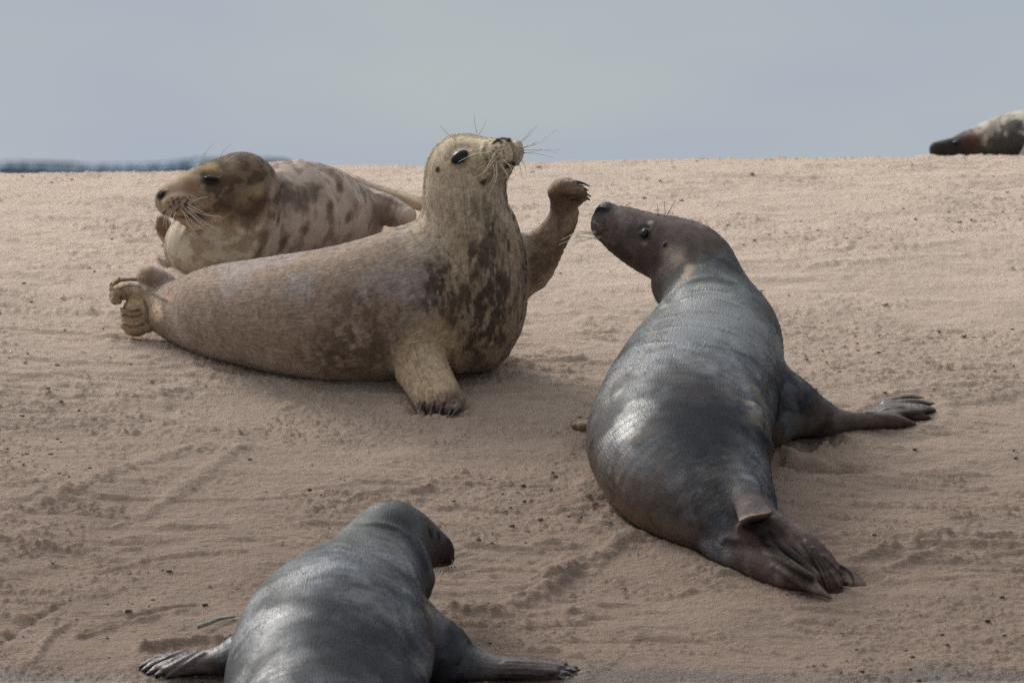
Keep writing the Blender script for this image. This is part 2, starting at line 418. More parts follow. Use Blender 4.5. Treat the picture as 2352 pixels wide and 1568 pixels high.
M_CLAW = plain_mat('dark_horn', (0.045, 0.04, 0.036), rough=0.35, spec=0.5, var=0.4, scale=90)
M_PALEWH = plain_mat('pale_whisker', (0.62, 0.57, 0.46), rough=0.4)
M_DARKWH = plain_mat('dark_whisker', (0.03, 0.024, 0.02), rough=0.4)
# ------------------------------------------------------------------ the seals
YX = (0, 1, 0); XX = (1, 0, 0)
def empty(name, loc):
    o = bpy.data.objects.new(name, None); C.objects.link(o); o.location = [float(v) for v in loc]; o.empty_display_size = 0.2; return o
def finish(B, root, mat, coat_fn, vox=None):
    v, q = B.mesh(vox or VOX); fl, tan = B.flow(); col = coat_fn(B)
    o = mesh_obj('body', v, q, mat, root); set_color(o.data, 'coat', np.concatenate([np.clip(col, 0.004, 0.9), B.gloss[:, None]], 1) if hasattr(B, 'gloss') else np.clip(col, 0.004, 0.9)); set_vec(o.data, 'flow', fl)
    B.col, B.tan, B.obj = col, tan, o
    return o
def mixc(c, new, w): return c*(1-w[:, None])+np.asarray(new)[None]*w[:, None]
def blob(B, vx, vy, r, soft=0.5, ns=25, na=0.35, seed=0, stretch=None, y0=None):
    """weight of a coat marking or painted hollow shade, centred on the skin seen at (vx, vy), radius in pixels, ragged edge"""
    p, n = B.hit(vx, vy); m = pxm(p[1]); out = np.zeros(len(B.v)); reach = r*m*(1+soft+na)*(stretch[1] if stretch is not None else 1)
    near = np.nonzero(((B.v-p)**2).sum(1) < reach*reach)[0]
    if not len(near): return out
    V = B.v[near]; d = V-p
    if stretch is not None:
        ax, s = np.asarray(stretch[0], float), stretch[1]; ax = ax/np.linalg.norm(ax); a = d@ax; d = d-ax[None]*(a*(1-1/s))[:, None]
    dist = np.linalg.norm(d, axis=1)/(r*m)+na*2*(fbm(V, ns, 2 if r < 5 else 3, seed)-0.5)
    out[near] = 1-sstep(dist, 1-soft, 1+soft); return out
def stroke(B, pts, w, soft=.5):
    """weight of a coat line (lips, lids) or of shade painted in a crease along picture points, w in metres"""
    g = Groove([B.hit(*q)[0] for q in pts], 0, w); out = np.zeros(len(B.v)); k = np.nonzero(np.all((B.v > g.lo) & (B.v < g.hi), axis=1))[0]
    if len(k): out[k] = 1-sstep(g.dist(B.v[k])/w, 1-soft, 1+soft)
    return out
def claw_px(B, root, a, b, r, out=.006):
    p, n = B.hit(*a); q = P(b[0], b[1], p[1]-out); claw([p-n*.003, (p+q)/2+n*.003, q], r, root)
def other_eye(B, root, p, ctr, lat, size, drop):
    """the second eye, mirrored across the head"""
    lat = np.asarray(lat, float); lat /= np.linalg.norm(lat); m = p-2*((p-ctr)@lat)*lat; loc, n, i, t = B.bvh.find_nearest(Vector(m)); n = B.n[B.q[i, 0]]; loc = np.array(loc)
    a = np.array([0, 0, 1.]); a -= (a@n)*n; a /= np.linalg.norm(a); b = np.cross(n, a); uv_ball('eye', loc-n*drop, [b*size[0], a*size[1], n*size[2]], M_EYE, root)
def whisker(B, root, a, b, bend, mat, r=0.0011, depth=0.0):
    """from the skin at a = (vx, vy) to a tip seen at b, bent by pixels"""
    p, n = B.hit(*a, full=True); Y = p[1]; tip = P(b[0], b[1], Y-0.03+depth); mid = (p+tip)/2+np.array([bend[0], 0, -bend[1]])*pxm(Y)
    tube('whisker', [p-n*0.003, mid, tip], r, r*0.35, mat, root, 4)
def claw(pts, r, root, mat=None): tube('claw', [np.asarray(q) for q in pts], r, r*0.3, mat or M_CLAW, root, 7)
def hairs(B, root, n, length, width, lift=0.3, vis=True, mask=None, clump=0.35, bright=0.22, mat=None):
    """short coat hairs standing off the skin, one mesh"""
    q = B.q; v = B.v; a, b, c = v[q[:, 0]], v[q[:, 1]], v[q[:, 2]]
    area = np.linalg.norm(np.cross(b-a, c-a), axis=1); fc = v[q].mean(1); fn = B.n[q[:, 0]]
    w = area.copy()
    if vis:
        view = np.array([0, -DIST, 0])-fc; view /= np.linalg.norm(view, axis=1)[:, None]; w *= np.where((fn*view).sum(1) > -0.35, 1, 0.04)
    if mask is not None: w *= mask(fc)
    idx = rng.choice(len(q), n, p=w/w.sum()); u, t = rng.random((2, n, 1))
    p = a[idx]+(b[idx]-a[idx])*u+(v[q[idx, 3]]-a[idx])*t; nn = fn[idx]; tt = B.tan[q[idx, 0]]*B.hairdir
    g = np.stack([vnoise(p*70, 5), vnoise(p*70, 6), vnoise(p*70, 7)], 1)-0.5
    d = tt-(tt*nn).sum(1)[:, None]*nn; d /= np.linalg.norm(d, axis=1)[:, None]+1e-9
    d = d*(1-lift)+nn*lift+g*clump*2+rng.normal(0, 0.12, (n, 3)); d /= np.linalg.norm(d, axis=1)[:, None]
    L = (length*(0.6+0.8*rng.random(n)))[:, None]; side = np.cross(d, nn); side /= np.linalg.norm(side, axis=1)[:, None]+1e-9
    p0 = p-nn*0.0005
    V = np.stack([p0-side*width/2, p0+side*width/2, p0+d*L*0.6+side*width*0.3, p0+d*L-nn*L*0.1], 1).reshape(-1, 3)
    F = np.arange(n*4, dtype=np.int32).reshape(n, 4)
    o = mesh_obj('coat_hair', V, F, mat or M_HAIR, root, smooth=False); tag(o, kind='stuff')
    col = B.col[q[idx, 0]]*(1+bright*rng.normal(0, 1, (n, 1))).clip(0.4, 1.9); set_color(o.data, 'coat', np.repeat(np.clip(col, 0.004, 0.95), 4, 0))
M_HAIR, _n, _l, _b = new_mat('hair_strand'); _a = _n.new('ShaderNodeAttribute'); _a.attribute_name = 'coat'
_l.new(_a.outputs['Color'], _b.inputs['Base Color']); _b.inputs['Roughness'].default_value = 0.7; _b.inputs['Specular IOR Level'].default_value = 0.2

M_WETHAIR = M_HAIR.copy(); M_WETHAIR.name = 'wet_hair_strand'; M_WETHAIR.node_tree.nodes['Principled BSDF'].inputs['Roughness'].default_value = .6; M_WETHAIR.node_tree.nodes['Principled BSDF'].inputs['Specular IOR Level'].default_value = .15

# ---- the seal that waves
def waving_seal():
    root = empty('seal', [*P(800, 870, 0.15)[:2], bank(-0.5, 0.15)])
    tag(root, 'sandy tan seal with raised head and one front flipper lifted as if waving', 'seal')
    B = Body(); B.hairdir = -1
    B.add(Sweep([(368, 712, .47, 46, 48), (420, 716, .42, 70, 74), (500, 718, .29, 98, 108), (600, 721, .18, 122, 128), (700, 725, .10, 142, 146),
                 (800, 722, .06, 155, 160), (900, 707, .05, 158, 172), (985, 680, .06, 152, 172), (1050, 650, .07, 140, 135)], YX, k=.05))
    B.add(Sweep([(1092, 765, .08, 115, 92), (1090, 700, .08, 145, 120), (1087, 630, .07, 140, 123), (1078, 560, .05, 122, 119), (1070, 500, .03, 108, 101),
                 (1067, 450, .01, 96, 96), (1060, 405, .0, 84, 84)], YX, k=.05))
    lat = np.array([-.53, -.85, 0.05])
    B.add(Ell((1062, 386, 0.0), (78, 81, 80), k=.03))
    B.add(Sweep([(1075, 380, -.01, 70, 66), (1112, 362, -.05, 54, 46), (1145, 350, -.08, 34, 31), (1160, 346, -.088, 24, 21)], lat, k=.025))
    B.add(Sweep([(1075, 425, 0, 62, 58), (1125, 404, -.04, 44, 34), (1158, 388, -.075, 24, 17)], lat, k=.03))
    B.add(Ell((1147, 354, -.112), (33, 28, 33), side=lat, k=.012)); B.add(Ell((1185, 350, -.072), (18, 22, 29), side=lat, k=.010))
    B.add(Ell((1160, 329, -.108), (19, 15, 12), side=lat, k=.016))
    # near front flipper, standing on the sand
    B.add(Sweep([(985, 715, .03, 70, 75), (960, 790, -.05, 55, 63), (972, 850, -.13, 44, 61), (1002, 905, -.22, 36, 56), (1014, 930, -.27, 38, 58)], YX, k=.035))
    for x0, x1, yy in ((962, 966, 925), (985, 988, 928), (1008, 1008, 932), (1032, 1029, 935), (1056, 1048, 933)):
        B.add(Sweep([(x0, yy-18, -.28, 15, 14), (x1-1, yy+4, -.315, 14, 11)], YX, k=.008))
    # lifted far flipper
    B.add(Sweep([(1140, 625, .14, 60, 75), (1200, 607, .15, 46, 72), (1240, 577, .15, 34, 50), (1271, 540, .13, 28, 38), (1294, 500, .11, 24, 34),
                 (1294, 465, .09, 22, 30), (1284, 444, .07, 20, 24)], YX, k=.03))
    B.add(Sweep([(1277, 438, .065, 26, 17), (1295, 428, .055, 28, 19), (1318, 432, .035, 28, 17), (1334, 438, .02, 24, 10)], YX, k=.02))
    for a, b, Y in (((1290, 422), (1320, 420), .0), ((1300, 432), (1333, 433), .02), ((1302, 447), (1339, 447), .04), ((1312, 468), (1344, 455), .06), ((1308, 480), (1330, 464), .07)):
        B.add(Sweep([(*a, Y+.02, 9, 9), (*b, Y, 7, 7)], YX, k=.01))
    # hind flippers folded behind the tail
    B.add(Sweep([(408, 668, .50, 30, 18), (372, 653, .50, 34, 30), (347, 640, .50, 30, 27), (333, 630, .49, 22, 17)], YX, k=.018))
    B.add(Sweep([(385, 712, .48, 30, 40), (345, 688, .47, 28, 32), (310, 672, .46, 26, 20), (285, 664, .46, 26, 15), (268, 676, .45, 24, 12), (272, 692, .45, 20, 7)], YX, k=.015))
    B.add(Sweep([(325, 640, .52, 20, 6), (290, 641, .52, 24, 5), (266, 648, .51, 24, 5), (259, 662, .50, 20, 5)], YX, k=.006))
    B.add(Sweep([(345, 705, .46, 26, 30), (318, 712, .45, 26, 32), (310, 735, .45, 26, 32), (318, 752, .45, 22, 18)], YX, k=.015))
    B.add(Sweep([(340, 752, .45, 20, 12), (312, 755, .44, 22, 13), (285, 746, .43, 20, 10)], YX, k=.006))
    for a, b in (((320, 700), (283, 722)), ((318, 712), (284, 735))): B.add(Sweep([(*a, .43, 10, 7), (*b, .43, 9, 5)], YX, k=.006))
    # face and folds
    B.groove([(1173, 327), (1179, 350), (1177, 374)], .005, .0042)
    B.groove([(1178, 376), (1164, 381), (1140, 396), (1120, 408), (1109, 419)], .008, .006); B.groove([(1168, 380), (1178, 377)], .008, .006); B.groove([(1110, 418)], .006, .007)
    B.groove([(1176, 372), (1190, 378)], .005, .005)
    B.groove([(1302, 440), (1334, 428)], .005, .004); B.groove([(1304, 452), (1338, 442)], .005, .004); B.groove([(1116, 332), (1108, 352), (1114, 374), (1126, 388)], .007, .008)
    B.groove([(1134, 328), (1143, 322), (1151, 326)], .006, .004); B.groove([(1168, 322), (1174, 318)], .005, .0035)
    B.groove([(1056, 361)], .006, .016); B.groove([(1030, 366), (1040, 346), (1058, 336), (1078, 338)], -.005, .010)
    B.groove([(1038, 378), (1056, 384), (1076, 372)], -.003, .008)
    B.groove([(1004, 386), (1005, 392)], .006, .004)
    for x0, x1 in ((974, 977), (996, 999), (1020, 1019), (1044, 1038)): B.groove([(x0, 921), (x1, 948)], .006, .004)
    B.groove([(1040, 800), (1052, 850)], .012, .02); B.groove([(905, 800), (915, 868)], .008, .02)
    B.groove([(955, 520), (952, 600), (960, 690)], .006, .03); B.groove([(1175, 480), (1195, 540)], .003, .015)
    def coat(B):
        v, n = B.v, B.n; up = n[:, 2]
        c = np.tile(srgb(198, 182, 172), (len(v), 1)); big = fbm(v, 6, 3, 1); fine = fbm(v, 60, 3, 2)
        streak = fbm(v*np.array([1, 1, .28]), 38, 3, 3)
        # browner where skin faces down, sandy lower flank, greyer saddle
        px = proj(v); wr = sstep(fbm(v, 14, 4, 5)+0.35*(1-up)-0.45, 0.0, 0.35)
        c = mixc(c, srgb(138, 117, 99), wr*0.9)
        sand = sstep(fbm(v, 10, 4, 81, .6)*.22+(P(800, 660, .06)[2]-v[:, 2]), .10, .16)*(1-sstep(v[:, 0], -.42, -.2)); c = mixc(c, srgb(146, 125, 108), sand*.7)
        c = mixc(c, srgb(150, 140, 138), sstep(fbm(v, 8, 4, 82), .5, .62)*(1-sand)*.5)
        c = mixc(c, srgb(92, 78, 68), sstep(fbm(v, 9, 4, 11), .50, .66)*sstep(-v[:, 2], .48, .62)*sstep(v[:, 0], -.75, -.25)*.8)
        neck = 1-sstep(np.linalg.norm((v-P(1070, 480, 0))/np.array([.22, .3, .26]), axis=1)+.3*(streak-.5), .8, 1.1)
        c = mixc(c, srgb(182, 163, 138), neck*.85)
        chest = 1-sstep(np.linalg.norm((v-P(1110, 690, 0))/np.array([.17, .35, .26]), axis=1)+.5*(streak-.5), .8, 1.15)
        c = mixc(c, srgb(152, 132, 108), chest*.8)
        c = mixc(c, srgb(90, 75, 62), chest*sstep(streak*.5+.2*fbm(v, 11, 3, 8)+.3*fbm(v*np.array([1, 1, .4]), 80, 3, 19), .44, .62)*.8)
        c = mixc(c, srgb(104, 90, 72), neck*sstep(streak*.6+.4*fbm(v, 14, 3, 9), .56, .70)*.6)
        for x, y, r, s in ((1010, 640, 34, 1), (1060, 690, 46, 2), (1120, 640, 34, 3), (1150, 700, 40, 4), (1090, 590, 22, 5), (1000, 690, 26, 6), (1110, 760, 40, 7), (1160, 560, 24, 8), (1130, 520, 18, 12)):
            c = mixc(c, srgb(76, 64, 54), blob(B, x, y, r, .7, 30, .9, s, ((0, 0, 1), 1.7))*sstep(streak*.55+.45*fbm(v*np.array([1, 1, .4]), 90, 3, 8), .42, .54)*.85)
        for x, y, r, s in ((880, 720, 46, 1), (850, 790, 60, 6), (780, 830, 50, 7), (800, 770, 40, 2), (820, 690, 30, 3), (900, 800, 34, 4), (760, 810, 40, 5)):
            c = mixc(c, srgb(94, 79, 66), blob(B, x, y, r, .8, 26, .9, s+20, ((1, 0, 0), 1.5))*sstep(fbm(v, 34, 4, 83, .6), .32, .66)*.7)
        leg = 1-sstep(np.linalg.norm((v-P(985, 850, -.14))/np.array([.12, .22, .16]), axis=1), .8, 1.2)
        c = mixc(c, srgb(182, 156, 124), leg*.75)
        c = mixc(c, srgb(120, 100, 86), blob(B, 1020, 915, 26, .6, 40, .5, 31)*.6)
        arm = sstep(v[:, 0], P(1207, 600, .15)[0], P(1225, 600, .15)[0])*sstep(v[:, 1], .0, .02)
        c = mixc(c, srgb(140, 116, 92), arm*.75); c = mixc(c, srgb(88, 70, 55), arm*sstep(fbm(v, 12, 3, 41), .45, .65)*.6)
        c = mixc(c, srgb(206, 186, 158), blob(B, 1160, 350, 60, .5, 30, .2, 45)*.85); c = mixc(c, srgb(206, 186, 156), blob(B, 1080, 350, 90, .6, 30, .3, 44)*.6)
        hind = 1-sstep(v[:, 0], P(345, 700, .46)[0], P(372, 700, .46)[0])
        c = mixc(c, srgb(178, 152, 120), hind*.75*sstep(fbm(v, 22, 3, 51), .3, .55))
        c = mixc(c, srgb(126, 108, 92), blob(B, 362, 645, 34, .5, 40, .4, 52)*.85)
        c = mixc(c, srgb(224, 190, 160), blob(B, 360, 718, 20, .6, 40, .4, 53)*.8); c = mixc(c, srgb(184, 134, 106), blob(B, 390, 682, 10, .9, 60, .6, 54)*.5)
        c = mixc(c, srgb(48, 42, 38), stroke(B, [(1146, 319), (1156, 317), (1168, 320)], .011, .4)*.97)
        c = mixc(c, srgb(70, 56, 46), blob(B, 1056, 361, 17, .3, 60, .2, 62, ((1, 0, .4), 1.3))*.8)
        c = mixc(c, srgb(60, 47, 38), blob(B, 1111, 418, 12, .8, 60, .2, 63)*.7); c = mixc(c, srgb(50, 40, 34), blob(B, 1168, 380, 11, .8, 60, .2, 64)*.8)  # dark mouth corner, and shade of the mouth hole as colour
        c = mixc(c, srgb(60, 48, 40), blob(B, 1004, 389, 7, .5, 60, .2, 65)*.9)
        for a, b in ((1410, 665), (1460, 640), (1510, 602), (1530, 688), (1572, 655), (1562, 550), (1622, 540), (1400, 590), (1350, 690), (1632, 582), (1680, 440), (1580, 752), (1470, 745), (1700, 512), (1450, 540), (1360, 620), (1640, 660), (1500, 480), (1590, 470)):
            c = mixc(c, srgb(62, 46, 38), blob(B, 941.5+a*.13198, 275.8+b*.13198, 2.6, .5, 60, .1, 1)*.85)
        c = mixc(c, srgb(110, 88, 66), stroke(B, [(1160, 385), (1138, 397), (1120, 409)], .006, .9)*.5); c = mixc(c, srgb(30, 22, 19), stroke(B, [(1166, 380), (1174, 378), (1181, 376)], .007)*.95); c = mixc(c, srgb(56, 40, 30), stroke(B, [(1106, 420), (1114, 414)], .0055)*.85)  # lip lines; the mouth opening's shade is painted dark
        c = mixc(c, srgb(170, 112, 84), stroke(B, [(1034, 370), (1040, 384), (1050, 386)], .008, .9)*.4)
        c = mixc(c, srgb(96, 78, 62), stroke(B, [(1174, 328), (1180, 350), (1178, 372)], .0035)*.7); c = mixc(c, srgb(58, 44, 36), stroke(B, [(1134, 329), (1143, 323), (1152, 327)], .0045)*.9)
        c = mixc(c, srgb(120, 100, 78), stroke(B, [(1110, 342), (1116, 362), (1122, 378)], .006, .9)*.5)  # crease shade painted behind the whisker pad
        for pts, w in (([(384, 692), (370, 686), (350, 676)], .005), ([(322, 660), (300, 656), (272, 664)], .004), ([(284, 706), (300, 714), (322, 712)], .004), ([(284, 724), (306, 728), (326, 722)], .004), ([(283, 744), (306, 750), (330, 744)], .004), ([(330, 690), (340, 712), (342, 740)], .005)): c = mixc(c, srgb(74, 56, 42), stroke(B, pts, w, .8)*.75)  # shade painted into the creases of the hind flippers
        for pts in ([(1300, 440), (1332, 428)], [(1303, 452), (1337, 442)]): c = mixc(c, srgb(74, 58, 46), stroke(B, pts, .004)*.7)  # shade painted between the digits of the lifted flipper
        for x0, x1 in ((976, 978), (998, 999), (1022, 1019), (1044, 1038)): c = mixc(c, srgb(58, 46, 38), stroke(B, [(x0, 924), (x1, 950)], .0045)*.8)  # shade painted between the toes of the standing flipper
        grit = fbm(v, 130, 2, 71); return c*(0.42+0.62*fine+.55*grit)[:, None]
    finish(B, root, M_DRY, coat, vox=VOX*.8)
    p, n = B.hit(1056, 361, full=True); t1 = np.array([.76, -.25, .62]); t1 -= (t1@n)*n; t1 /= np.linalg.norm(t1); t2 = np.cross(n, t1)
    uv_ball('eye', p-n*.0045, [t1*.031, t2*.0185, n*.012], M_EYE, root); other_eye(B, root, p, P(1062, 386, 0), (-.53, -.85, .05), (.026, .017, .012), .0045)
    for a, b, bend in (((1138, 352), (1108, 396), (-4, 10)), ((1140, 380), (1125, 425), (0, 6)), ((1130, 350), (1052, 372), (0, -7)), ((1136, 368), (1072, 414), (4, 8)), ((1140, 372), (1122, 448), (8, 4)), ((1134, 376), (1128, 436), (5, 0)),
                       ((1142, 378), (1135, 420), (3, 6)), ((1148, 374), (1160, 455), (12, -5)), ((1150, 374), (1174, 410), (2, 6)), ((1156, 366), (1179, 399), (5, 2)), ((1160, 372), (1184, 405), (8, -3)),
                       ((1196, 340), (1279, 298), (0, 5)), ((1198, 338), (1262, 318), (0, 4)), ((1197, 346), (1280, 351), (0, -5)), ((1199, 350), (1270, 362), (0, -3)), ((1194, 330), (1236, 285), (0, 4)), ((1190, 328), (1222, 296), (0, 4)),
                       ((1200, 352), (1285, 344), (0, -3)), ((1193, 360), (1210, 400), (3, 0)), ((1188, 366), (1198, 410), (3, 0)), ((1196, 342), (1245, 320), (0, 3)), ((1096, 308), (1088, 258), (-1, 0)), ((1100, 309), (1118, 274), (0, 3)), ((1046, 322), (1008, 285), (0, 3))):
        whisker(B, root, a, b, bend, M_PALEWH, .0015)
    for (x0, y0), (x1, y1) in (((969, 927), (964, 950)), ((994, 929), (989, 954)), ((1015, 934), (1008, 957)), ((1038, 937), (1026, 958)), ((1056, 936), (1036, 960))):
        p, n = B.hit(x0, y0, full=True); q = P(x1, y1, p[1]-.03); claw([p-n*.002, (p+q)/2+n*.005, q], .0062, root)
    for a, m_, b, Y in (((1316, 417), (1336, 420), (1355, 428), .0), ((1328, 431), (1340, 432), (1352, 438), .02), ((1336, 445), (1347, 446), (1358, 452), .04), ((1343, 454), (1350, 456), (1355, 460), .06)):
        claw([P(*a, Y), P(*m_, Y-.003), P(*b, Y-.005)], .0068, root)
    nk = P(1070, 520, 0)
    hairs(B, root, 170000, .009, .0014, .34, bright=.36, mask=lambda p: 0.5+2.5*(1-sstep(np.linalg.norm((p-nk)/np.array([.25, .4, .45]), axis=1), .6, 1.0)))
    return root, B

# ---- the seal lying behind it
def resting_seal():
    root = empty('seal', [*P(560, 600, 1.4)[:2], bank(-.9, 1.4)])
    tag(root, 'pale spotted seal with dark brown head lying behind the waving seal', 'seal')
    B = Body(); B.hairdir = 1
    B.add(Ell((488, 568, 1.27), (112, 85, 92), k=.05))
    B.add(Sweep([(520, 555, 1.30, 95, 100), (590, 508, 1.40, 105, 122), (665, 485, 1.48, 105, 117), (730, 484, 1.56, 95, 106), (785, 492, 1.65, 75, 85), (825, 495, 1.72, 52, 66), (850, 490, 1.75, 35, 45)], YX, k=.05))
    B.add(Sweep([(500, 565, 1.27, 90, 100), (535, 505, 1.25, 85, 100), (560, 450, 1.21, 80, 84)], YX, k=.05))
    lat = np.array([.3, -.95, .05])
    B.add(Ell((558, 437, 1.2), (84, 86, 86), k=.03))
    B.add(Sweep([(548, 438, 1.19, 76, 82), (500, 446, 1.16, 66, 80, 76), (455, 452, 1.125, 52, 66, 58), (420, 456, 1.10, 42, 50, 44), (392, 458, 1.08, 32, 36, 32), (374, 457, 1.068, 19, 21, 22)], lat, k=.03))
    B.add(Ell((418, 469, 1.045), (22, 46, 27), side=lat, along=(-.95, -.3, .05), k=.012))
    B.add(Ell((386, 470, 1.09), (18, 26, 24), side=lat, along=(-.95, -.3, .05), k=.012))
    B.add(Sweep([(450, 500, 1.12, 40, 30), (410, 488, 1.09, 26, 17), (385, 482, 1.08, 14, 9)], lat, k=.02))
    B.add(Sweep([(410, 560, 1.38, 30, 30), (380, 528, 1.36, 20, 20), (374, 505, 1.35, 14, 14)], YX, k=.01))
    # hind flippers
    B.add(Sweep([(810, 420, 1.85, 26, 18), (850, 432, 1.9, 28, 13), (905, 448, 1.95, 34, 12), (960, 468, 2.0, 40, 15), (1000, 480, 2.0, 34, 10)], YX, k=.02))
    B.add(Sweep([(830, 475, 1.72, 40, 46), (870, 478, 1.70, 34, 38), (905, 488, 1.66, 30, 34), (932, 496, 1.62, 22, 24), (940, 500, 1.6, 12, 14)], YX, k=.02))
    B.groove([(372, 485), (392, 493), (415, 497), (440, 497), (462, 491), (477, 482)], .009, .006)
    B.groove([(372, 446), (378, 440), (383, 438)], .005, .004); B.groove([(365, 458), (367, 474)], .003, .004)
    B.groove([(483, 409)], .005, .014); B.groove([(464, 400), (482, 396), (502, 402)], -.010, .008); B.groove([(466, 420), (484, 424), (500, 418)], -.004, .008)
    for pts in ([(645, 400), (668, 460), (665, 530)], [(690, 372), (735, 420), (760, 480), (768, 560)], [(760, 392), (800, 440), (822, 470)], [(625, 480), (612, 540), (570, 590)]): B.groove(pts, .012, .018)
    B.groove([(430, 530), (470, 560), (530, 560), (590, 520)], .010, .02); B.groove([(720, 376), (770, 430), (785, 490)], -.004, .02)
    B.groove([(842, 436), (870, 448), (920, 470)], .008, .008)
    def coat(B):
        v, n = B.v, B.n; fine = fbm(v, 50, 3, 2)
        c = np.tile(srgb(182, 164, 150), (len(v), 1))
        c = mixc(c, srgb(112, 92, 80), sstep(fbm(v*np.array([1, 1, .45]), 30, 4, 4), .50, .74)*.65)
        head = 1-sstep(np.linalg.norm((v-P(548, 425, 1.19))/np.array([.165, .22, .145]), axis=1)+.6*(fbm(v, 20, 4, 6, .6)-.5), .8, 1.15)
        face = 1-sstep(np.linalg.norm((v-P(440, 440, 1.1))/np.array([.14, .2, .12]), axis=1), .8, 1.1)
        throat = 1-sstep(np.linalg.norm((v-P(480, 570, 1.15))/np.array([.2, .3, .14]), axis=1)+.2*(fbm(v, 12, 3, 7)-.5), .8, 1.15)
        c = mixc(c, srgb(200, 186, 160), throat*.85); c = mixc(c, srgb(162, 140, 112), face*.9); c = mixc(c, srgb(124, 105, 83), head*.9); c = mixc(c, srgb(96, 74, 58), blob(B, 575, 380, 60, .6, 12, .5, 60)*.7)
        c = mixc(c, srgb(70, 53, 42), np.maximum(head, 0)*sstep(fbm(v, 26, 4, 9, .6), .43, .56)*.8)
        for x, y, r, s in ((570, 500, 24, 1), (545, 490, 16, 2), (600, 470, 20, 3), (520, 470, 16, 4), (605, 540, 13, 5), (640, 500, 14, 6), (600, 570, 14, 7), (690, 460, 24, 8), (720, 440, 20, 9), (665, 440, 22, 10), (648, 560, 12, 13), (590, 600, 18, 14), (700, 530, 12, 15), (760, 470, 9, 16), (780, 430, 9, 17), (800, 500, 9, 18)):
            c = mixc(c, srgb(78, 60, 50), blob(B, x, y, r, .7, 45, .7, s, ((.5, 0, 1), 1.5))*.75)
        c = mixc(c, srgb(150, 128, 108), throat*sstep(fbm(v, 22, 4, 61, .6), .45, .65)*.7); c = mixc(c, srgb(190, 165, 120), blob(B, 488, 388, 16, .8, 40, .5, 20)*.7); c = mixc(c, srgb(172, 150, 104), blob(B, 592, 440, 15, .9, 40, .5, 21)*.5); c = mixc(c, srgb(170, 150, 118), blob(B, 530, 385, 18, .9, 40, .5, 22)*.4)
        c = mixc(c, srgb(150, 130, 112), blob(B, 418, 462, 36, .5, 40, .3, 23)*.7); c = mixc(c, srgb(120, 82, 60), blob(B, 440, 432, 20, .8, 40, .3, 24)*.6)
        c = mixc(c, srgb(60, 42, 34), blob(B, 462, 497, 14, .9, 40, .3, 25)*.7); c = mixc(c, srgb(64, 46, 36), blob(B, 430, 498, 12, .9, 40, .3, 26)*.6)
        c = mixc(c, srgb(30, 27, 26), blob(B, 369, 447, 13, .4, 60, .2, 27)); c = mixc(c, srgb(40, 32, 28), blob(B, 483, 410, 17, .4, 60, .2, 28, ((1, 0, 0), 1.4))*.9)
        c = mixc(c, srgb(112, 80, 62), blob(B, 374, 520, 24, .3, 40, .2, 29)*.9)
        c = mixc(c, srgb(110, 90, 76), blob(B, 880, 490, 34, .7, 40, .6, 30)*.7); c = mixc(c, srgb(196, 176, 140), sstep(v[:, 1], 1.86, 1.9)*.7)
        c = mixc(c, srgb(54, 38, 31), stroke(B, [(372, 486), (392, 494), (415, 498), (440, 497), (462, 491), (478, 481)], .006, .8)*.6)
        for k in range(34):
            a = random.random()*6.28; r = math.sqrt(random.random()); c = mixc(c, srgb(56, 40, 32), blob(B, 418+34*r*math.cos(a), 468+18*r*math.sin(a), 3.0, .5, 60, .1, k)*.8)
        return c*(0.82+0.36*fine)[:, None]
    finish(B, root, M_SOFT, coat, vox=VOX*.8)
    p, n = B.hit(484, 410, full=True); t1 = np.array([.97, -.2, .03]); t1 -= (t1@n)*n; t1 /= np.linalg.norm(t1); t2 = np.cross(n, t1)
    uv_ball('eye', p-n*.005, [t1*.022, t2*.0085, n*.009], M_EYE, root); other_eye(B, root, p, P(558, 437, 1.2), (.3, -.95, .05), (.022, .0085, .009), .005)
    for a, b, bend in (((430, 468), (510, 500), (5, 8)), ((428, 474), (506, 496), (0, 8)), ((424, 478), (490, 534), (0, 4)), ((428, 482), (512, 530), (-4, 6)), ((432, 478), (500, 526), (0, 6)), ((420, 484), (460, 548), (-6, 0)), ((415, 480), (484, 536), (-3, 6)), ((440, 464), (478, 452), (0, -2)),
                       ((392, 482), (382, 528), (-5, 0)), ((388, 482), (375, 522), (-4, 0)), ((396, 484), (390, 520), (-4, 0)), ((380, 478), (366, 500), (-3, 0)), ((404, 486), (398, 516), (-3, 0)), ((462, 378), (492, 328), (-3, -4)), ((500, 372), (532, 330), (-2, -3)), ((458, 382), (470, 350), (-3, 0)), ((510, 380), (552, 350), (0, -4))):
        whisker(B, root, a, b, bend, M_PALEWH, .0015)
    hairs(B, root, 80000, .006, .0012, .22, bright=.2)
    return root, B

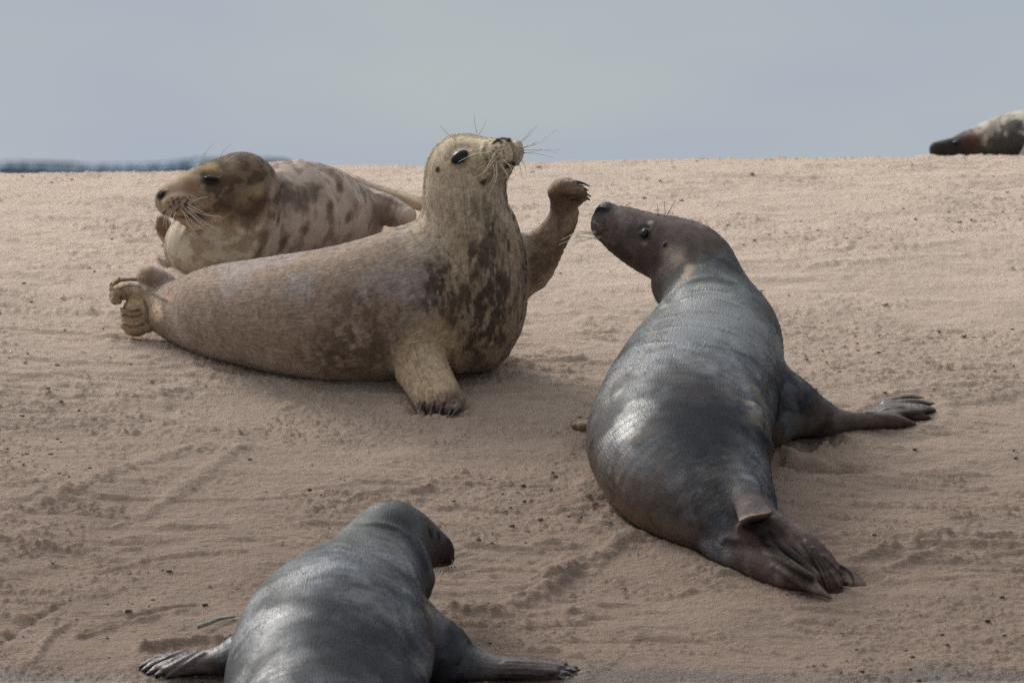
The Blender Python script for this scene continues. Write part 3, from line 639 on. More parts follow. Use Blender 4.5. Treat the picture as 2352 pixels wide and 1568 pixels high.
# ---- the glossy dark seal on the right
def fan(B, st, k=.008):
    for q in st: B.add(Sweep(q, YX, k=k))
def dark_coat(B, base, seed):
    v = B.v; c = np.tile(base, (len(v), 1)); fl, tan = B.flow(); fv = fl*np.array([1, 1, 1.]); m = .55*fbm(v, 9, 5, seed+1, .62)+.45*fbm(fv*np.array([1, .45, 1]), 16, 5, seed+5, .65)
    fine = .5*fbm(v, 60, 3, seed)+.5*fbm(v*np.array([1, .35, 1]), 45, 3, seed+7)
    c = mixc(c, srgb(88, 92, 97), sstep(m, .47, .60)*.85); c = mixc(c, srgb(70, 58, 50), sstep(fbm(v, 11, 5, seed+11, .62), .50, .60)*(.7 if seed < 10 else .3)); c = mixc(c, srgb(20, 21, 27), sstep(fbm(v, 8, 5, seed+2, .62), .47, .56)*.85)
    return c, fine
def sniffing_seal():
    root = empty('seal', [*P(1590, 1000, -.9)[:2], bank(.5, -.9)])
    tag(root, 'wet dark grey seal seen from behind, its brownish head raised towards the lifted flipper', 'seal')
    B = Body(); B.hairdir = -1
    B.add(Sweep([(1758, 1256, -1.67, 30, 30), (1708, 1222, -1.55, 80, 72), (1652, 1166, -1.4, 136, 116), (1588, 1100, -1.22, 185, 142), (1558, 1020, -1.0, 212, 150), (1578, 935, -.76, 207, 152),
                 (1612, 850, -.53, 188, 142), (1640, 778, -.38, 156, 125), (1638, 720, -.29, 118, 104), (1620, 674, -.22, 90, 92), (1606, 628, -.16, 80, 82)], XX, k=.05))
    B.add(Sweep([(1622, 650, -.2, 82, 84), (1592, 600, -.15, 78, 84), (1545, 577, -.11, 70, 80), (1490, 558, -.08, 60, 70), (1438, 534, -.05, 48, 59, 58), (1406, 516, -.03, 38, 46), (1388, 509, -.02, 30, 37)], (0, 1, .0), k=.045))
    B.add(Ell((1387, 524, -.035), (26, 24, 27), k=.015)); B.add(Ell((1392, 488, -.03), (22, 20, 24), k=.015)); B.add(Ell((1568, 655, -.2), (72, 60, 62), k=.05))
    # right foreflipper spread on the sand
    B.add(Sweep([(1720, 890, -.55, 90, 90), (1790, 925, -.56, 78, 76), (1850, 950, -.53, 56, 56), (1905, 966, -.49, 42, 36), (1955, 970, -.45, 36, 23), (2005, 964, -.42, 40, 19), (2055, 952, -.37, 50, 15), (2090, 945, -.33, 50, 10)], YX, k=.035))
    B.add(Sweep([(1940, 968, -.48, 20, 20), (2000, 964, -.47, 18, 20), (2050, 966, -.46, 16, 17), (2078, 970, -.45, 14, 11), (2098, 974, -.45, 8, 6)], YX, k=.012))
    fan(B, [[(2040, 950, -.40, 13, 13), (2095, 955, -.39, 12, 12), (2130, 960, -.385, 8, 7)], [(2040, 942, -.35, 13, 11), (2100, 940, -.33, 12, 11), (2143, 944, -.32, 8, 7)],
            [(2030, 930, -.28, 13, 10), (2095, 925, -.25, 12, 10), (2142, 930, -.24, 8, 6)], [(2030, 924, -.22, 13, 8), (2080, 914, -.18, 12, 8), (2118, 916, -.17, 8, 6)]], .012)
    B.add(Ell((2078, 940, -.32), (62, 58, 13), k=.02)); B.add(Ell((2040, 946, -.36), (50, 60, 16), k=.03))
    # left foreflipper, only its tip shows, and its shoulder
    B.add(Sweep([(1470, 900, -.6, 70, 60), (1420, 960, -.62, 50, 36), (1370, 975, -.6, 34, 20), (1338, 977, -.6, 30, 14), (1322, 975, -.59, 20, 9)], YX, k=.02))
    B.add(Ell((1462, 830, -.45), (26, 40, 44), k=.04)); B.add(Ell((1770, 985, -.63), (46, 50, 50), k=.05))
    # tail and hind flippers
    B.add(Sweep([(1698, 1112, -1.46, 42, 36), (1714, 1142, -1.56, 38, 27), (1727, 1168, -1.66, 38, 18), (1737, 1188, -1.73, 41, 9)], (1, 0, .25), k=.018))
    B.add(Sweep([(1650, 1246, -1.55, 38, 46), (1700, 1277, -1.64, 32, 38), (1765, 1304, -1.73, 26, 38), (1805, 1320, -1.78, 22, 31), (1850, 1337, -1.82, 15, 21), (1890, 1361, -1.865, 8, 8), (1908, 1373, -1.88, 4, 4)], YX, k=.02))
    B.add(Sweep([(1760, 1198, -1.64, 30, 36), (1805, 1224, -1.68, 28, 32), (1850, 1260, -1.72, 24, 36), (1885, 1300, -1.75, 20, 38), (1906, 1336, -1.78, 13, 28), (1914, 1360, -1.79, 8, 14), (1917, 1374, -1.80, 4, 5)], YX, k=.012))
    B.add(Sweep([(1745, 1225, -1.66, 20, 26), (1788, 1264, -1.715, 14, 20), (1830, 1298, -1.765, 9, 13), (1868, 1328, -1.80, 5, 5)], YX, k=.008))
    for st in ([(1880, 1275, -1.70, 16, 18), (1912, 1312, -1.73, 14, 17), (1928, 1344, -1.76, 9, 9)], [(1895, 1288, -1.69, 14, 16), (1930, 1318, -1.71, 14, 17), (1950, 1342, -1.74, 10, 11)],
               [(1915, 1303, -1.68, 14, 14), (1950, 1328, -1.70, 16, 20), (1970, 1345, -1.72, 16, 18), (1982, 1354, -1.73, 10, 10)]): B.add(Sweep(st, YX, k=.006))
    g = B.groove
    g([(1526, 698), (1550, 668), (1585, 648), (1630, 640), (1672, 648)], .009, .018); g([(1518, 722), (1560, 684), (1610, 668), (1670, 672)], -.004, .016)
    for pts in ([(1500, 742), (1560, 722), (1640, 716)], [(1472, 772), (1540, 752), (1610, 748), (1680, 764)], [(1450, 800), (1520, 786), (1590, 790)], [(1600, 792), (1680, 802), (1740, 832)], [(1690, 820), (1730, 860), (1745, 900)], [(1640, 850), (1700, 890), (1728, 940)], [(1560, 690), (1620, 682), (1690, 700)]): g(pts, .0016, .010)
    g([(1480, 536)], .004, .012); g([(1470, 527), (1478, 520), (1490, 522)], -.004, .006); g([(1470, 546), (1480, 556), (1492, 552)], -.004, .006); g([(1524, 567), (1528, 559)], .006, .004)
    g([(1370, 484), (1380, 477), (1392, 480)], .006, .004); g([(1366, 534), (1378, 546), (1395, 556), (1412, 566)], .005, .005)
    g([(1735, 950), (1745, 1000), (1768, 1030)], .016, .03); g([(1720, 900), (1735, 960)], .010, .035); g([(1800, 860), (1770, 900), (1752, 950)], -.006, .03)
    g([(1705, 1212), (1740, 1222), (1765, 1262), (1805, 1292), (1862, 1330)], .022, .012); g([(1772, 1226), (1800, 1258), (1840, 1292), (1872, 1326)], .018, .010); g([(1790, 1306), (1815, 1328), (1850, 1350)], .006, .006)
    g([(1722, 1212), (1745, 1216), (1758, 1230)], .03, .02); g([(1762, 1192), (1774, 1196)], .012, .012)
    g([(1850, 1245), (1880, 1300), (1904, 1352)], .009, .006); g([(1868, 1258), (1902, 1310), (1922, 1345)], .008, .005); g([(1890, 1276), (1924, 1310), (1944, 1338)], .007, .004); g([(1930, 1300), (1952, 1316), (1960, 1336)], .006, .004); g([(1835, 1235), (1862, 1290), (1890, 1345)], -.004, .006); g([(1775, 1300), (1830, 1335), (1880, 1360)], .005, .008)
    g([(1808, 1214), (1845, 1262), (1880, 1316), (1908, 1362)], -.006, .005)
    g([(1665, 1240), (1720, 1240)], .008, .02)
    for a, b in (((1990, 935), (2070, 925)), ((1985, 941), (2075, 935)), ((1990, 948), (2085, 948)), ((2010, 952), (2095, 958))): g([a, b], .004, .004)
    def coat(B):
        v, n = B.v, B.n; c, fine = dark_coat(B, srgb(38, 40, 48), 3)
        c = mixc(c, srgb(98, 100, 98), (1-sstep(np.linalg.norm((v-P(1600, 760, -.4))/np.array([.28, .36, .22]), axis=1)+.6*(fbm(v, 12, 3, 77)-.5), .7, 1.2))*.75)
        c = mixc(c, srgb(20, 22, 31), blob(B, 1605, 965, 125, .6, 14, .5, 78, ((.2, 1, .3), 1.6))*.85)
        c = mixc(c, srgb(110, 112, 110), blob(B, 1450, 880, 40, .8, 20, .5, 79, ((.2, 1, -.5), 2))*.5)
        for x, y, r, s in ((1560, 730, 36, 1), (1535, 770, 28, 2), (1440, 860, 26, 3), (1650, 700, 22, 4), (1740, 770, 34, 5), (1600, 900, 40, 9)):
            c = mixc(c, srgb(56, 46, 46), blob(B, x, y, r, .8, 20, .6, s, ((1, .3, .5), 1.6))*.7)
        hd = 1-sstep(np.linalg.norm((v-P(1520, 570, -.1))/np.array([.26, .22, .19]), axis=1)+.4*(fbm(v, 16, 4, 13, .6)-.5), .78, 1.15)
        c = mixc(c, srgb(98, 82, 75), hd*.9); c = mixc(c, srgb(72, 58, 58), hd*sstep(fbm(v, 12, 3, 14), .48, .66)*.7)
        for x, y, r, s, k in ((1555, 590, 16, 1, .5), (1585, 618, 12, 2, .8), (1575, 632, 9, 3, .8), (1560, 650, 10, 6, .7), (1530, 580, 14, 4, .4)): c = mixc(c, srgb(176, 152, 124), blob(B, x, y, r, .9, 50, .6, s)*k)
        c = mixc(c, srgb(60, 42, 34), blob(B, 1510, 620, 34, .8, 30, .3, 7)*.8); c = mixc(c, srgb(110, 92, 84), blob(B, 1385, 525, 34, .7, 30, .2, 8)*.6)
        c = mixc(c, srgb(34, 38, 40), blob(B, 1385, 474, 15, .5, 30, .2, 9, ((1, 0, -.3), 1.5))*.95); c = mixc(c, srgb(178, 168, 156), blob(B, 1494, 511, 7, .7, 30, .2, 10)*.8); c = mixc(c, srgb(160, 140, 116), blob(B, 1482, 558, 6, .7, 30, .2, 11, ((1, 0, 0), 1.8))*.7)
        c = mixc(c, srgb(42, 34, 32), blob(B, 1526, 563, 6, .5, 30, .2, 12)); c = mixc(c, srgb(36, 30, 30), blob(B, 1480, 536, 11, .4, 30, .1, 12)*.8)
        for k in range(16):
            a = random.random()*6.28; r = 17*math.sqrt(random.random()); c = mixc(c, srgb(46, 34, 30), blob(B, 1382+r*math.cos(a), 522+r*math.sin(a)*1.2, 2.6, .6, 60, .1, k)*.8)
        for x, y, r, s in ((1740, 900, 20, 1), (1750, 930, 22, 2), (1735, 960, 18, 3)): c = mixc(c, srgb(122, 104, 82), blob(B, x, y, r, .9, 25, .5, s, ((0, .2, 1), 1.8))*.5)
        hgt = v[:, 2]-bank(v[:, 0], v[:, 1]); lw = (1-sstep(v[:, 0], P(1480, 1000, -1)[0], P(1640, 1000, -1)[0]))*(1-sstep(v[:, 1], -.75, -.5)); mo = fbm(v, 26, 4, 44, .6)
        c = mixc(c, srgb(84, 68, 56), lw*(1-sstep(hgt+.12*(mo-.5), .14, .28))*sstep(mo, .28, .5)*.85); c = mixc(c, srgb(130, 108, 88), lw*(1-sstep(hgt+.12*(mo-.5), .03, .10))*.85)
        c = mixc(c, srgb(112, 98, 78), sstep(fbm(v, 24, 4, 45, .6), .5, .66)*blob(B, 1735, 930, 55, .8, 20, .4, 46, ((0, .2, 1), 2))*.7)
        fl = sstep(v[:, 0], P(1880, 960, -.5)[0], P(1940, 960, -.5)[0])*sstep(v[:, 1], -1.0, -.8)
        c = mixc(c, srgb(100, 80, 70), fl*.85); tip = sstep(v[:, 0], P(2050, 960, -.4)[0], P(2090, 960, -.4)[0])*sstep(v[:, 1], -1, -.8); c = mixc(c, srgb(84, 66, 53), tip*.85); c = mixc(c, srgb(50, 38, 31), tip*sstep(fbm(v*np.array([.35, 1, 1]), 60, 3, 36), .45, .6)*.6)
        c = mixc(c, srgb(90, 72, 70), blob(B, 1880, 960, 40, .8, 25, .4, 20)*.6)
        for a, b in (((2010, 930), (2110, 928)), ((2010, 938), (2120, 940)), ((2000, 946), (2120, 953)), ((2020, 958), (2090, 966))): c = mixc(c, srgb(44, 33, 27), stroke(B, [a, b], .004)*.7)  # shade painted into the grooves between the digits
        hf = (1-sstep(v[:, 1], -1.66, -1.57))*sstep(v[:, 0], P(1660, 1240, -1.6)[0], P(1710, 1240, -1.6)[0]); c = mixc(c, srgb(88, 70, 64), hf*.9); c = mixc(c, srgb(74, 64, 66), blob(B, 1720, 1160, 36, .5, 25, .3, 39)*.9)
        c = mixc(c, srgb(128, 108, 96), hf*sstep(fbm(v, 16, 4, 31, .6), .48, .66)*.6); c = mixc(c, srgb(150, 130, 112), blob(B, 1960, 1338, 26, .5, 25, .3, 33)*.5)
        c = mixc(c, srgb(30, 22, 20), blob(B, 1738, 1212, 26, .5, 25, .3, 36)*.9); c = mixc(c, srgb(168, 138, 104), stroke(B, [(1698, 1196), (1716, 1184), (1740, 1180), (1764, 1176)], .0035)*.8); c = mixc(c, srgb(26, 18, 17), stroke(B, [(1712, 1210), (1745, 1222), (1768, 1258), (1808, 1292), (1862, 1329)], .014)*.95); c = mixc(c, srgb(34, 24, 22), stroke(B, [(1772, 1226), (1800, 1258), (1838, 1290)], .018, .8)*.85)  # shade painted in the tail hollow and flipper gap; tan tail rim
        for pts in ([(1855, 1246), (1884, 1300), (1906, 1350)], [(1872, 1258), (1904, 1310), (1924, 1344)], [(1892, 1276), (1926, 1310), (1946, 1338)], [(1930, 1300), (1952, 1316), (1960, 1338)]): c = mixc(c, srgb(40, 28, 24), stroke(B, pts, .004)*.8)  # crease shade painted along the flipper folds
        for pts in ([(1755, 1268), (1805, 1289), (1866, 1324)], [(1808, 1214), (1845, 1262), (1880, 1316), (1910, 1364)]): c = mixc(c, srgb(150, 124, 100), stroke(B, pts, .0035, .8)*.6)
        c = mixc(c, srgb(160, 134, 108), blob(B, 1332, 978, 26, .5, 25, .2, 34)*.8)
        under = sstep(-(v[:, 2]-bank(v[:, 0], v[:, 1])), -.14, -.03)*(1-hf)*(1-fl); c = mixc(c, srgb(112, 94, 80), under*sstep(fbm(v, 18, 3, 35), .35, .6)*.7)
        for x, y, r, s in ((1400, 1085, 9, 1), (1418, 1100, 8, 2), (1375, 1050, 7, 3), (1430, 1120, 7, 4), (1388, 1020, 6, 5)): c = mixc(c, srgb(146, 124, 98), blob(B, x, y, r, .9, 50, .8, s)*.4)
        gl = .18+.6*sstep(fbm(v, 7, 4, 91, .6), .42, .68)
        for x, y, r, a, s in ((1436, 985, 30, .45, 1), (1462, 900, 40, .35, 2), (1610, 760, 120, .75, 3), (1480, 1150, 30, .5, 4), (1740, 860, 50, .4, 5), (1700, 1020, 40, .4, 6)): gl = gl+a*blob(B, x, y, r, .9, 14, .6, s+90, ((.2, 1, .2), 1.5))
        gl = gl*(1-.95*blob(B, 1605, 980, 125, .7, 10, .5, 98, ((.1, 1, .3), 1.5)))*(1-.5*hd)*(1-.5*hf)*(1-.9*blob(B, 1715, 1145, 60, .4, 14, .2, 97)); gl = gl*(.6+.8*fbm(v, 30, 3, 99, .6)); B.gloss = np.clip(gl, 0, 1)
        return c*(0.36+0.72*fine+.32*fbm(v, 26, 4, 88, .6))[:, None]
    finish(B, root, M_WET, coat)
    p, n = B.hit(1481, 537, full=True); t2 = np.array([.2, 0, 1.]); t2 -= (t2@n)*n; t2 /= np.linalg.norm(t2); t1 = np.cross(n, t2)
    uv_ball('eye', p-n*.003, [t1*.011, t2*.017, n*.010], M_EYE, root); other_eye(B, root, p, P(1545, 577, -.11), (0, 1, 0), (.013, .013, .009), .004)
    for a, b, bend, m_ in (((1378, 548), (1284, 562), (0, -10), M_PALEWH), ((1382, 544), (1292, 574), (0, -6), M_PALEWH), ((1372, 534), (1288, 552), (0, -10), M_PALEWH), ((1380, 520), (1362, 508), (0, 0), M_PALEWH), ((1372, 532), (1354, 530), (0, 0), M_PALEWH), ((1370, 540), (1310, 542), (0, -5), M_PALEWH),
                           ((1368, 536), (1322, 540), (0, -3), M_PALEWH), ((1528, 494), (1526, 462), (0, 0), M_DARKWH), ((1532, 495), (1552, 460), (0, 0), M_DARKWH), ((1512, 498), (1510, 466), (0, 0), M_DARKWH), ((1438, 474), (1450, 464), (0, 0), M_DARKWH)):
        whisker(B, root, a, b, bend, m_, .0014)
    for a, b, Y in (((2128, 958), (2141, 962), -.385), ((2140, 943), (2158, 953), -.32), ((2140, 930), (2158, 931), -.24), ((2116, 916), (2132, 920), -.17), ((2094, 973), (2106, 977), -.45)): claw([P(*a, Y), P((a[0]+b[0])/2, (a[1]+b[1])/2-1, Y), P(*b, Y-.004)], .0056, root)
    hairs(B, root, 60000, .007, .0011, .10, clump=.15, bright=.2, mat=M_WETHAIR)
    return root, B

# ---- the dark seal at the front, cut by the frame
def front_seal():
    root = empty('seal', [*P(750, 1550, -2.7)[:2], bank(-.5, -2.7)])
    tag(root, 'glossy blue-grey seal at the water edge in front, seen from behind, head turned right', 'seal')
    B = Body(); B.hairdir = -1
    B.add(Sweep([(730, 1830, -3.55, 150, 120), (735, 1740, -3.25, 205, 165), (742, 1640, -2.98, 230, 182), (752, 1540, -2.72, 233, 186), (770, 1455, -2.5, 217, 177), (808, 1384, -2.33, 172, 144), (848, 1318, -2.2, 126, 104), (874, 1266, -2.1, 102, 90), (900, 1235, -2.05, 82, 82)], XX, k=.05))
    B.add(Sweep([(896, 1230, -2.05, 74, 78), (938, 1242, -2.01, 62, 72), (976, 1256, -1.97, 46, 54), (1004, 1264, -1.94, 32, 40), (1022, 1270, -1.925, 21, 26)], (.3, .95, 0), k=.03))
    B.add(Ell((896, 1330, -2.17), (100, 90, 95), k=.05)); B.add(Ell((1024, 1284, -1.93), (19, 19, 15), k=.012))
    B.add(Sweep([(900, 1450, -2.46, 100, 100), (985, 1492, -2.43, 84, 84), (1050, 1518, -2.44, 56, 52), (1110, 1531, -2.45, 42, 34), (1170, 1533, -2.44, 44, 25), (1225, 1535, -2.425, 46, 18), (1270, 1539, -2.42, 42, 12)], YX, k=.035))
    fan(B, [[(1180, 1548, -2.45, 12, 12), (1240, 1552, -2.45, 11, 10), (1285, 1555, -2.45, 7, 6)], [(1190, 1540, -2.43, 12, 12), (1250, 1542, -2.43, 11, 10), (1306, 1548, -2.428, 7, 6)], [(1190, 1532, -2.41, 12, 12), (1260, 1534, -2.405, 11, 10), (1320, 1540, -2.403, 7, 6)],
            [(1190, 1524, -2.38, 12, 11), (1260, 1526, -2.378, 11, 9), (1322, 1533, -2.383, 7, 6)], [(1190, 1517, -2.36, 11, 10), (1250, 1518, -2.355, 10, 8), (1300, 1525, -2.357, 7, 6)]], .012)
    B.add(Sweep([(640, 1480, -2.45, 80, 80), (560, 1503, -2.44, 60, 52), (510, 1516, -2.43, 44, 34), (460, 1521, -2.42, 44, 26), (415, 1525, -2.41, 46, 19), (380, 1533, -2.41, 40, 12)], YX, k=.035))
    fan(B, [[(450, 1532, -2.45, 12, 12), (405, 1543, -2.45, 10, 10), (384, 1553, -2.447, 6, 5)], [(445, 1522, -2.43, 12, 12), (385, 1538, -2.43, 10, 10), (358, 1551, -2.44, 6, 5)], [(440, 1512, -2.40, 12, 12), (370, 1530, -2.41, 10, 10), (340, 1547, -2.425, 6, 5)],
            [(430, 1506, -2.37, 12, 11), (360, 1521, -2.38, 10, 9), (328, 1540, -2.405, 6, 5)], [(430, 1500, -2.35, 11, 10), (360, 1512, -2.355, 9, 8), (322, 1531, -2.378, 6, 5)]], .010)
    g = B.groove
    g([(790, 1214), (830, 1204), (880, 1204), (930, 1226), (965, 1272), (985, 1330)], .006, .014); g([(800, 1196), (850, 1206), (905, 1218)], -.003, .012)
    g([(770, 1232), (840, 1226), (900, 1244), (940, 1290), (965, 1350)], .004, .014)
    for pts in ([(740, 1256), (800, 1244), (870, 1252), (920, 1290)], [(700, 1290), (780, 1268), (850, 1276), (905, 1320)], [(900, 1330), (935, 1380), (950, 1440)], [(640, 1360), (700, 1330), (790, 1320)], [(930, 1300), (955, 1350), (965, 1400)]): g(pts, .0016, .010)
    g([(988, 1215), (992, 1230)], .006, .004); g([(1005, 1220), (1009, 1234)], .006, .004); g([(1044, 1282), (1034, 1288), (1018, 1292)], .004, .004)
    for a, b in (((470, 1500), (392, 1548)), ((455, 1497), (370, 1545)), ((440, 1495), (352, 1541)), ((425, 1494), (338, 1533)), ((1160, 1520), (1295, 1530)), ((1150, 1526), (1310, 1537)), ((1150, 1534), (1305, 1544)), ((1150, 1544), (1290, 1551))): g([a, ((a[0]+b[0])/2, (a[1]+b[1])/2-2), b], .006, .0045)
    g([(945, 1380), (972, 1440), (985, 1500), (965, 1560)], .016, .035); g([(1000, 1330), (1000, 1380)], .004, .02)
    def coat(B):
        v, n = B.v, B.n; c, fine = dark_coat(B, srgb(38, 41, 50), 43)
        c = mixc(c, srgb(84, 84, 82), (1-sstep(np.linalg.norm((v-P(850, 1260, -2.1))/np.array([.24, .3, .16]), axis=1)+.6*(fbm(v, 14, 3, 77)-.5), .7, 1.2))*.75)
        c = mixc(c, srgb(92, 94, 94), blob(B, 640, 1430, 60, .9, 14, .5, 79, ((.2, 1, -.5), 2.4))*.5)
        c = mixc(c, srgb(28, 30, 36), blob(B, 940, 1235, 34, .8, 20, .5, 1, ((1, 0, -1), 1.8))*.8)
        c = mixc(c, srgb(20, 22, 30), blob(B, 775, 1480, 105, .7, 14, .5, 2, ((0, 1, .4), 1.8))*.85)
        mz = 1-sstep(np.linalg.norm((v-P(1025, 1275, -1.93))/np.array([.06, .12, .07]), axis=1), .7, 1.4); c = mixc(c, srgb(50, 38, 32), mz*.9)
        c = mixc(c, srgb(26, 30, 38), stroke(B, [(900, 1192), (935, 1212), (958, 1250), (972, 1300)], .028, .8)*.8)
        for pts in ([(985, 1214), (990, 1234)], [(1005, 1220), (1009, 1236)], [(1045, 1282), (1032, 1289), (1016, 1292)]): c = mixc(c, srgb(14, 12, 12), stroke(B, pts, .005)*.9)
        rt = sstep(v[:, 0], P(960, 1450, -2.4)[0], P(990, 1450, -2.4)[0]); c = mixc(c, srgb(74, 60, 52), rt*.5*sstep(fbm(v, 10, 3, 5), .4, .6))
        for s_, x0, x1 in ((1, 1080, 1140), (-1, 520, 480)):
            a, b = P(x0, 1530, -2.4)[0], P(x1, 1530, -2.4)[0]; w = sstep(s_*v[:, 0], s_*a, s_*b); c = mixc(c, srgb(112, 96, 92), w*.85); c = mixc(c, srgb(76, 62, 56), w*sstep(fbm(v, 22, 3, 8), .5, .65)*.6)
        for a, b in (((465, 1503), (392, 1548)), ((452, 1499), (370, 1545)), ((438, 1497), (352, 1541)), ((425, 1496), (338, 1533)), ((1180, 1522), (1295, 1530)), ((1170, 1528), (1310, 1537)), ((1170, 1536), (1305, 1544)), ((1170, 1545), (1290, 1551))): c = mixc(c, srgb(52, 42, 38), stroke(B, [a, b], .004)*.7)  # groove shade between the digits, painted into the coat
        c = mixc(c, srgb(160, 132, 96), blob(B, 985, 1400, 12, .9, 50, .6, 9, ((0, 0, 1), 2))*.5)
        gl = .18+.55*sstep(fbm(v, 7, 4, 191, .6), .42, .68)
        for x, y, r, a, s in ((640, 1440, 60, .5, 1), (700, 1320, 60, .5, 2), (850, 1280, 70, .5, 3), (950, 1420, 50, .5, 4), (640, 1550, 34, .8, 5)): gl = gl+a*blob(B, x, y, r, .9, 14, .6, s+190, ((.2, 1, .2), 1.5))
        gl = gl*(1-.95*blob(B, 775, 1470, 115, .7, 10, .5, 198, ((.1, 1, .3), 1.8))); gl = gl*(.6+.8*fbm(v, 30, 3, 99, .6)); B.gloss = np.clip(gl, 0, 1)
        return c*(0.36+0.72*fine+.32*fbm(v, 26, 4, 88, .6))[:, None]
    finish(B, root, M_WET, coat)
    for x in range(14):
        a = (998+x*3.4, 1296+(1 if x % 2 else -3)); b = (a[0]-18+x*2.2+random.uniform(-4, 4), 1324+random.uniform(-6, 12)-x*.8); whisker(B, root, a, b, (5, 3), M_DARKWH, .0011)
    for a, b in (((1040, 1276), (1052, 1300)), ((1042, 1280), (1046, 1312)), ((1036, 1284), (1040, 1318))): whisker(B, root, a, b, (5, -2), M_PALEWH, .0008)
    whisker(B, root, (982, 1190), (996, 1160), (3, 0), M_PALEWH, .0008)
    for a, b in (((1283, 1554), (1295, 1558)), ((1303, 1546), (1317, 1552)), ((1317, 1539), (1332, 1545)), ((1319, 1532), (1334, 1538)), ((1298, 1524), (1311, 1530)),
                 ((386, 1551), (380, 1561)), ((360, 1548), (353, 1559)), ((342, 1544), (336, 1556)), ((330, 1537), (323, 1549)), ((325, 1528), (317, 1539))): claw_px(B, root, a, b, .0048)
    hairs(B, root, 60000, .006, .001, .10, clump=.15, bright=.2, mat=M_WETHAIR)
    return root, B

# ---- the far seal on the crest
def far_seal():
    root = empty('seal', P(2300, 370, 6.5)); tag(root, 'blurred black and white mottled seal lying far off on the crest at the right edge', 'seal')
    B = Body(); B.hairdir = -1
    B.add(Sweep([(2150, 345, 6.42, 16, 19), (2178, 342, 6.44, 20, 23), (2212, 338, 6.46, 30, 28), (2250, 330, 6.5, 45, 40), (2300, 322, 6.5, 60, 54), (2360, 318, 6.52, 85, 66), (2450, 315, 6.6, 105, 82), (2560, 325, 6.7, 95, 75), (2660, 345, 6.8, 55, 45), (2720, 358, 6.9, 22, 20)], YX, k=.04))
    B.add(Ell((2222, 332, 6.46), (30, 30, 26), k=.03))
    B.add(Sweep([(2380, 345, 6.3, 30, 30), (2350, 368, 6.15, 26, 14), (2310, 376, 6.1, 24, 8)], YX, k=.03))
    B.add(Sweep([(2710, 358, 6.9, 20, 14), (2780, 362, 6.9, 30, 14), (2820, 362, 6.9, 34, 6)], YX, k=.02))
    B.groove([(2200, 325)], .006, .012)
    def coat(B):
        v, n = B.v, B.n; c = np.tile(srgb(178, 166, 152), (len(v), 1)); h = v[:, 2]-P(2300, 345, 6.5)[2]
        c = mixc(c, srgb(40, 39, 40), sstep(fbm(v, 14, 4, 3, .65)+.22-2.2*h, .47, .62)*.9); c = mixc(c, srgb(96, 90, 84), sstep(fbm(v, 26, 3, 13), .5, .65)*.6)
        c = mixc(c, srgb(40, 37, 33), (1-sstep(v[:, 0], P(2205, 345, 6.5)[0], P(2235, 345, 6.5)[0]))*.9); c = mixc(c, srgb(78, 46, 34), blob(B, 2232, 325, 24, .6, 20, .4, 5)*.9)
        return c
    finish(B, root, M_FARFUR, coat, vox=max(VOX, .008))
    p, n = B.hit(2196, 328, full=True); uv_ball('eye', p-n*.003, [(.014, 0, 0), (0, .012, 0), (0, 0, .01)], M_EYE, root)
    return root, B

SEALS = []
_which = os.environ.get('SEALS', 'ABCDE')
for key, fn in (('A', waving_seal), ('B', resting_seal), ('C', sniffing_seal), ('D', front_seal), ('E', far_seal)):
    if key in _which:
        _t = time.time(); SEALS.append(fn()); print('seal', key, round(time.time()-_t, 1), 's')
# ------------------------------------------------------------------ sand, water, far shore
SEA_Z = -1.405
def axis(a, b, fine, outs, grow=1.25):
    core = list(np.arange(a, b, fine)); s = fine; lo, hi = [a], [core[-1]]
    while lo[-1] > outs[0]: s *= grow; lo.append(lo[-1]-s)
    s = fine
    while hi[-1] < outs[1]: s *= grow; hi.append(hi[-1]+s)
    return np.array(lo[:0:-1]+core+hi[1:])
FINE = float(os.environ.get('SAND', '0.0065'))
gx = axis(-2.15, 2.15, FINE, (-300, 300)); 
ya = np.arange(-3.1, 0.6, FINE*1.25); yb = np.arange(0.6, 5.2, FINE*2.2); 
far = [yb[-1]]; s_ = .02
while far[-1] < 60: s_ *= 1.12; far.append(far[-1]+s_)
nearl = [ya[0]]; s_ = .02
while nearl[-1] > -40: s_ *= 1.25; nearl.append(nearl[-1]-s_)
gy = np.array(nearl[:0:-1]+list(ya)+list(yb)+far[1:])
X, Y_ = np.meshgrid(gx, gy); sh = X.shape; x = X.ravel(); y = Y_.ravel()
z = bank(x, y)
inn = sstep(x, -3.2, -2.3)*(1-sstep(x, 2.3, 3.2))*sstep(y, -3.6, -3.0)*(1-sstep(y, 6, 9))
und = (fbm2(x, y, 1.6, 2.2, 3, 1)-.5)*.05+(fbm2(x, y, 5, 8, 3, 3)-.5)*.018
wx = x+.10*(fbm2(x, y, 3, 3, 2, 90)-.5); wy = y+.06*(fbm2(x, y, 3, 3, 2, 91)-.5)+.10*x
streaks = (fbm2(wx, wy, 3, 30, 4, 5, .6)-.5)*.008*(0.35+0.65*sstep(fbm2(x, y, 1.3, 1.8, 2, 6), .42, .62))
ridg = 1-np.abs(2*fbm2(wx, wy, 2.2, 9, 3, 8)-1); ridges = np.clip(ridg-.88, 0, 1)*.09*sstep(fbm2(x, y, 1.1, 1.5, 2, 9), .45, .6)
rg = 1-np.abs(2*fbm2(wx, wy+.05*x, 2.6, 30, 3, 15, .6)-1); scarps = np.clip(rg-.93, 0, 1)*.11*sstep(fbm2(x, y, 2.1, 4.5, 2, 16), .48, .62)
grain = (fbm2(x, y, 55, 70, 3, 11, .65)-.5)*.006+(fbm2(wx, wy, 14, 70, 3, 14, .65)-.5)*.005+scarps
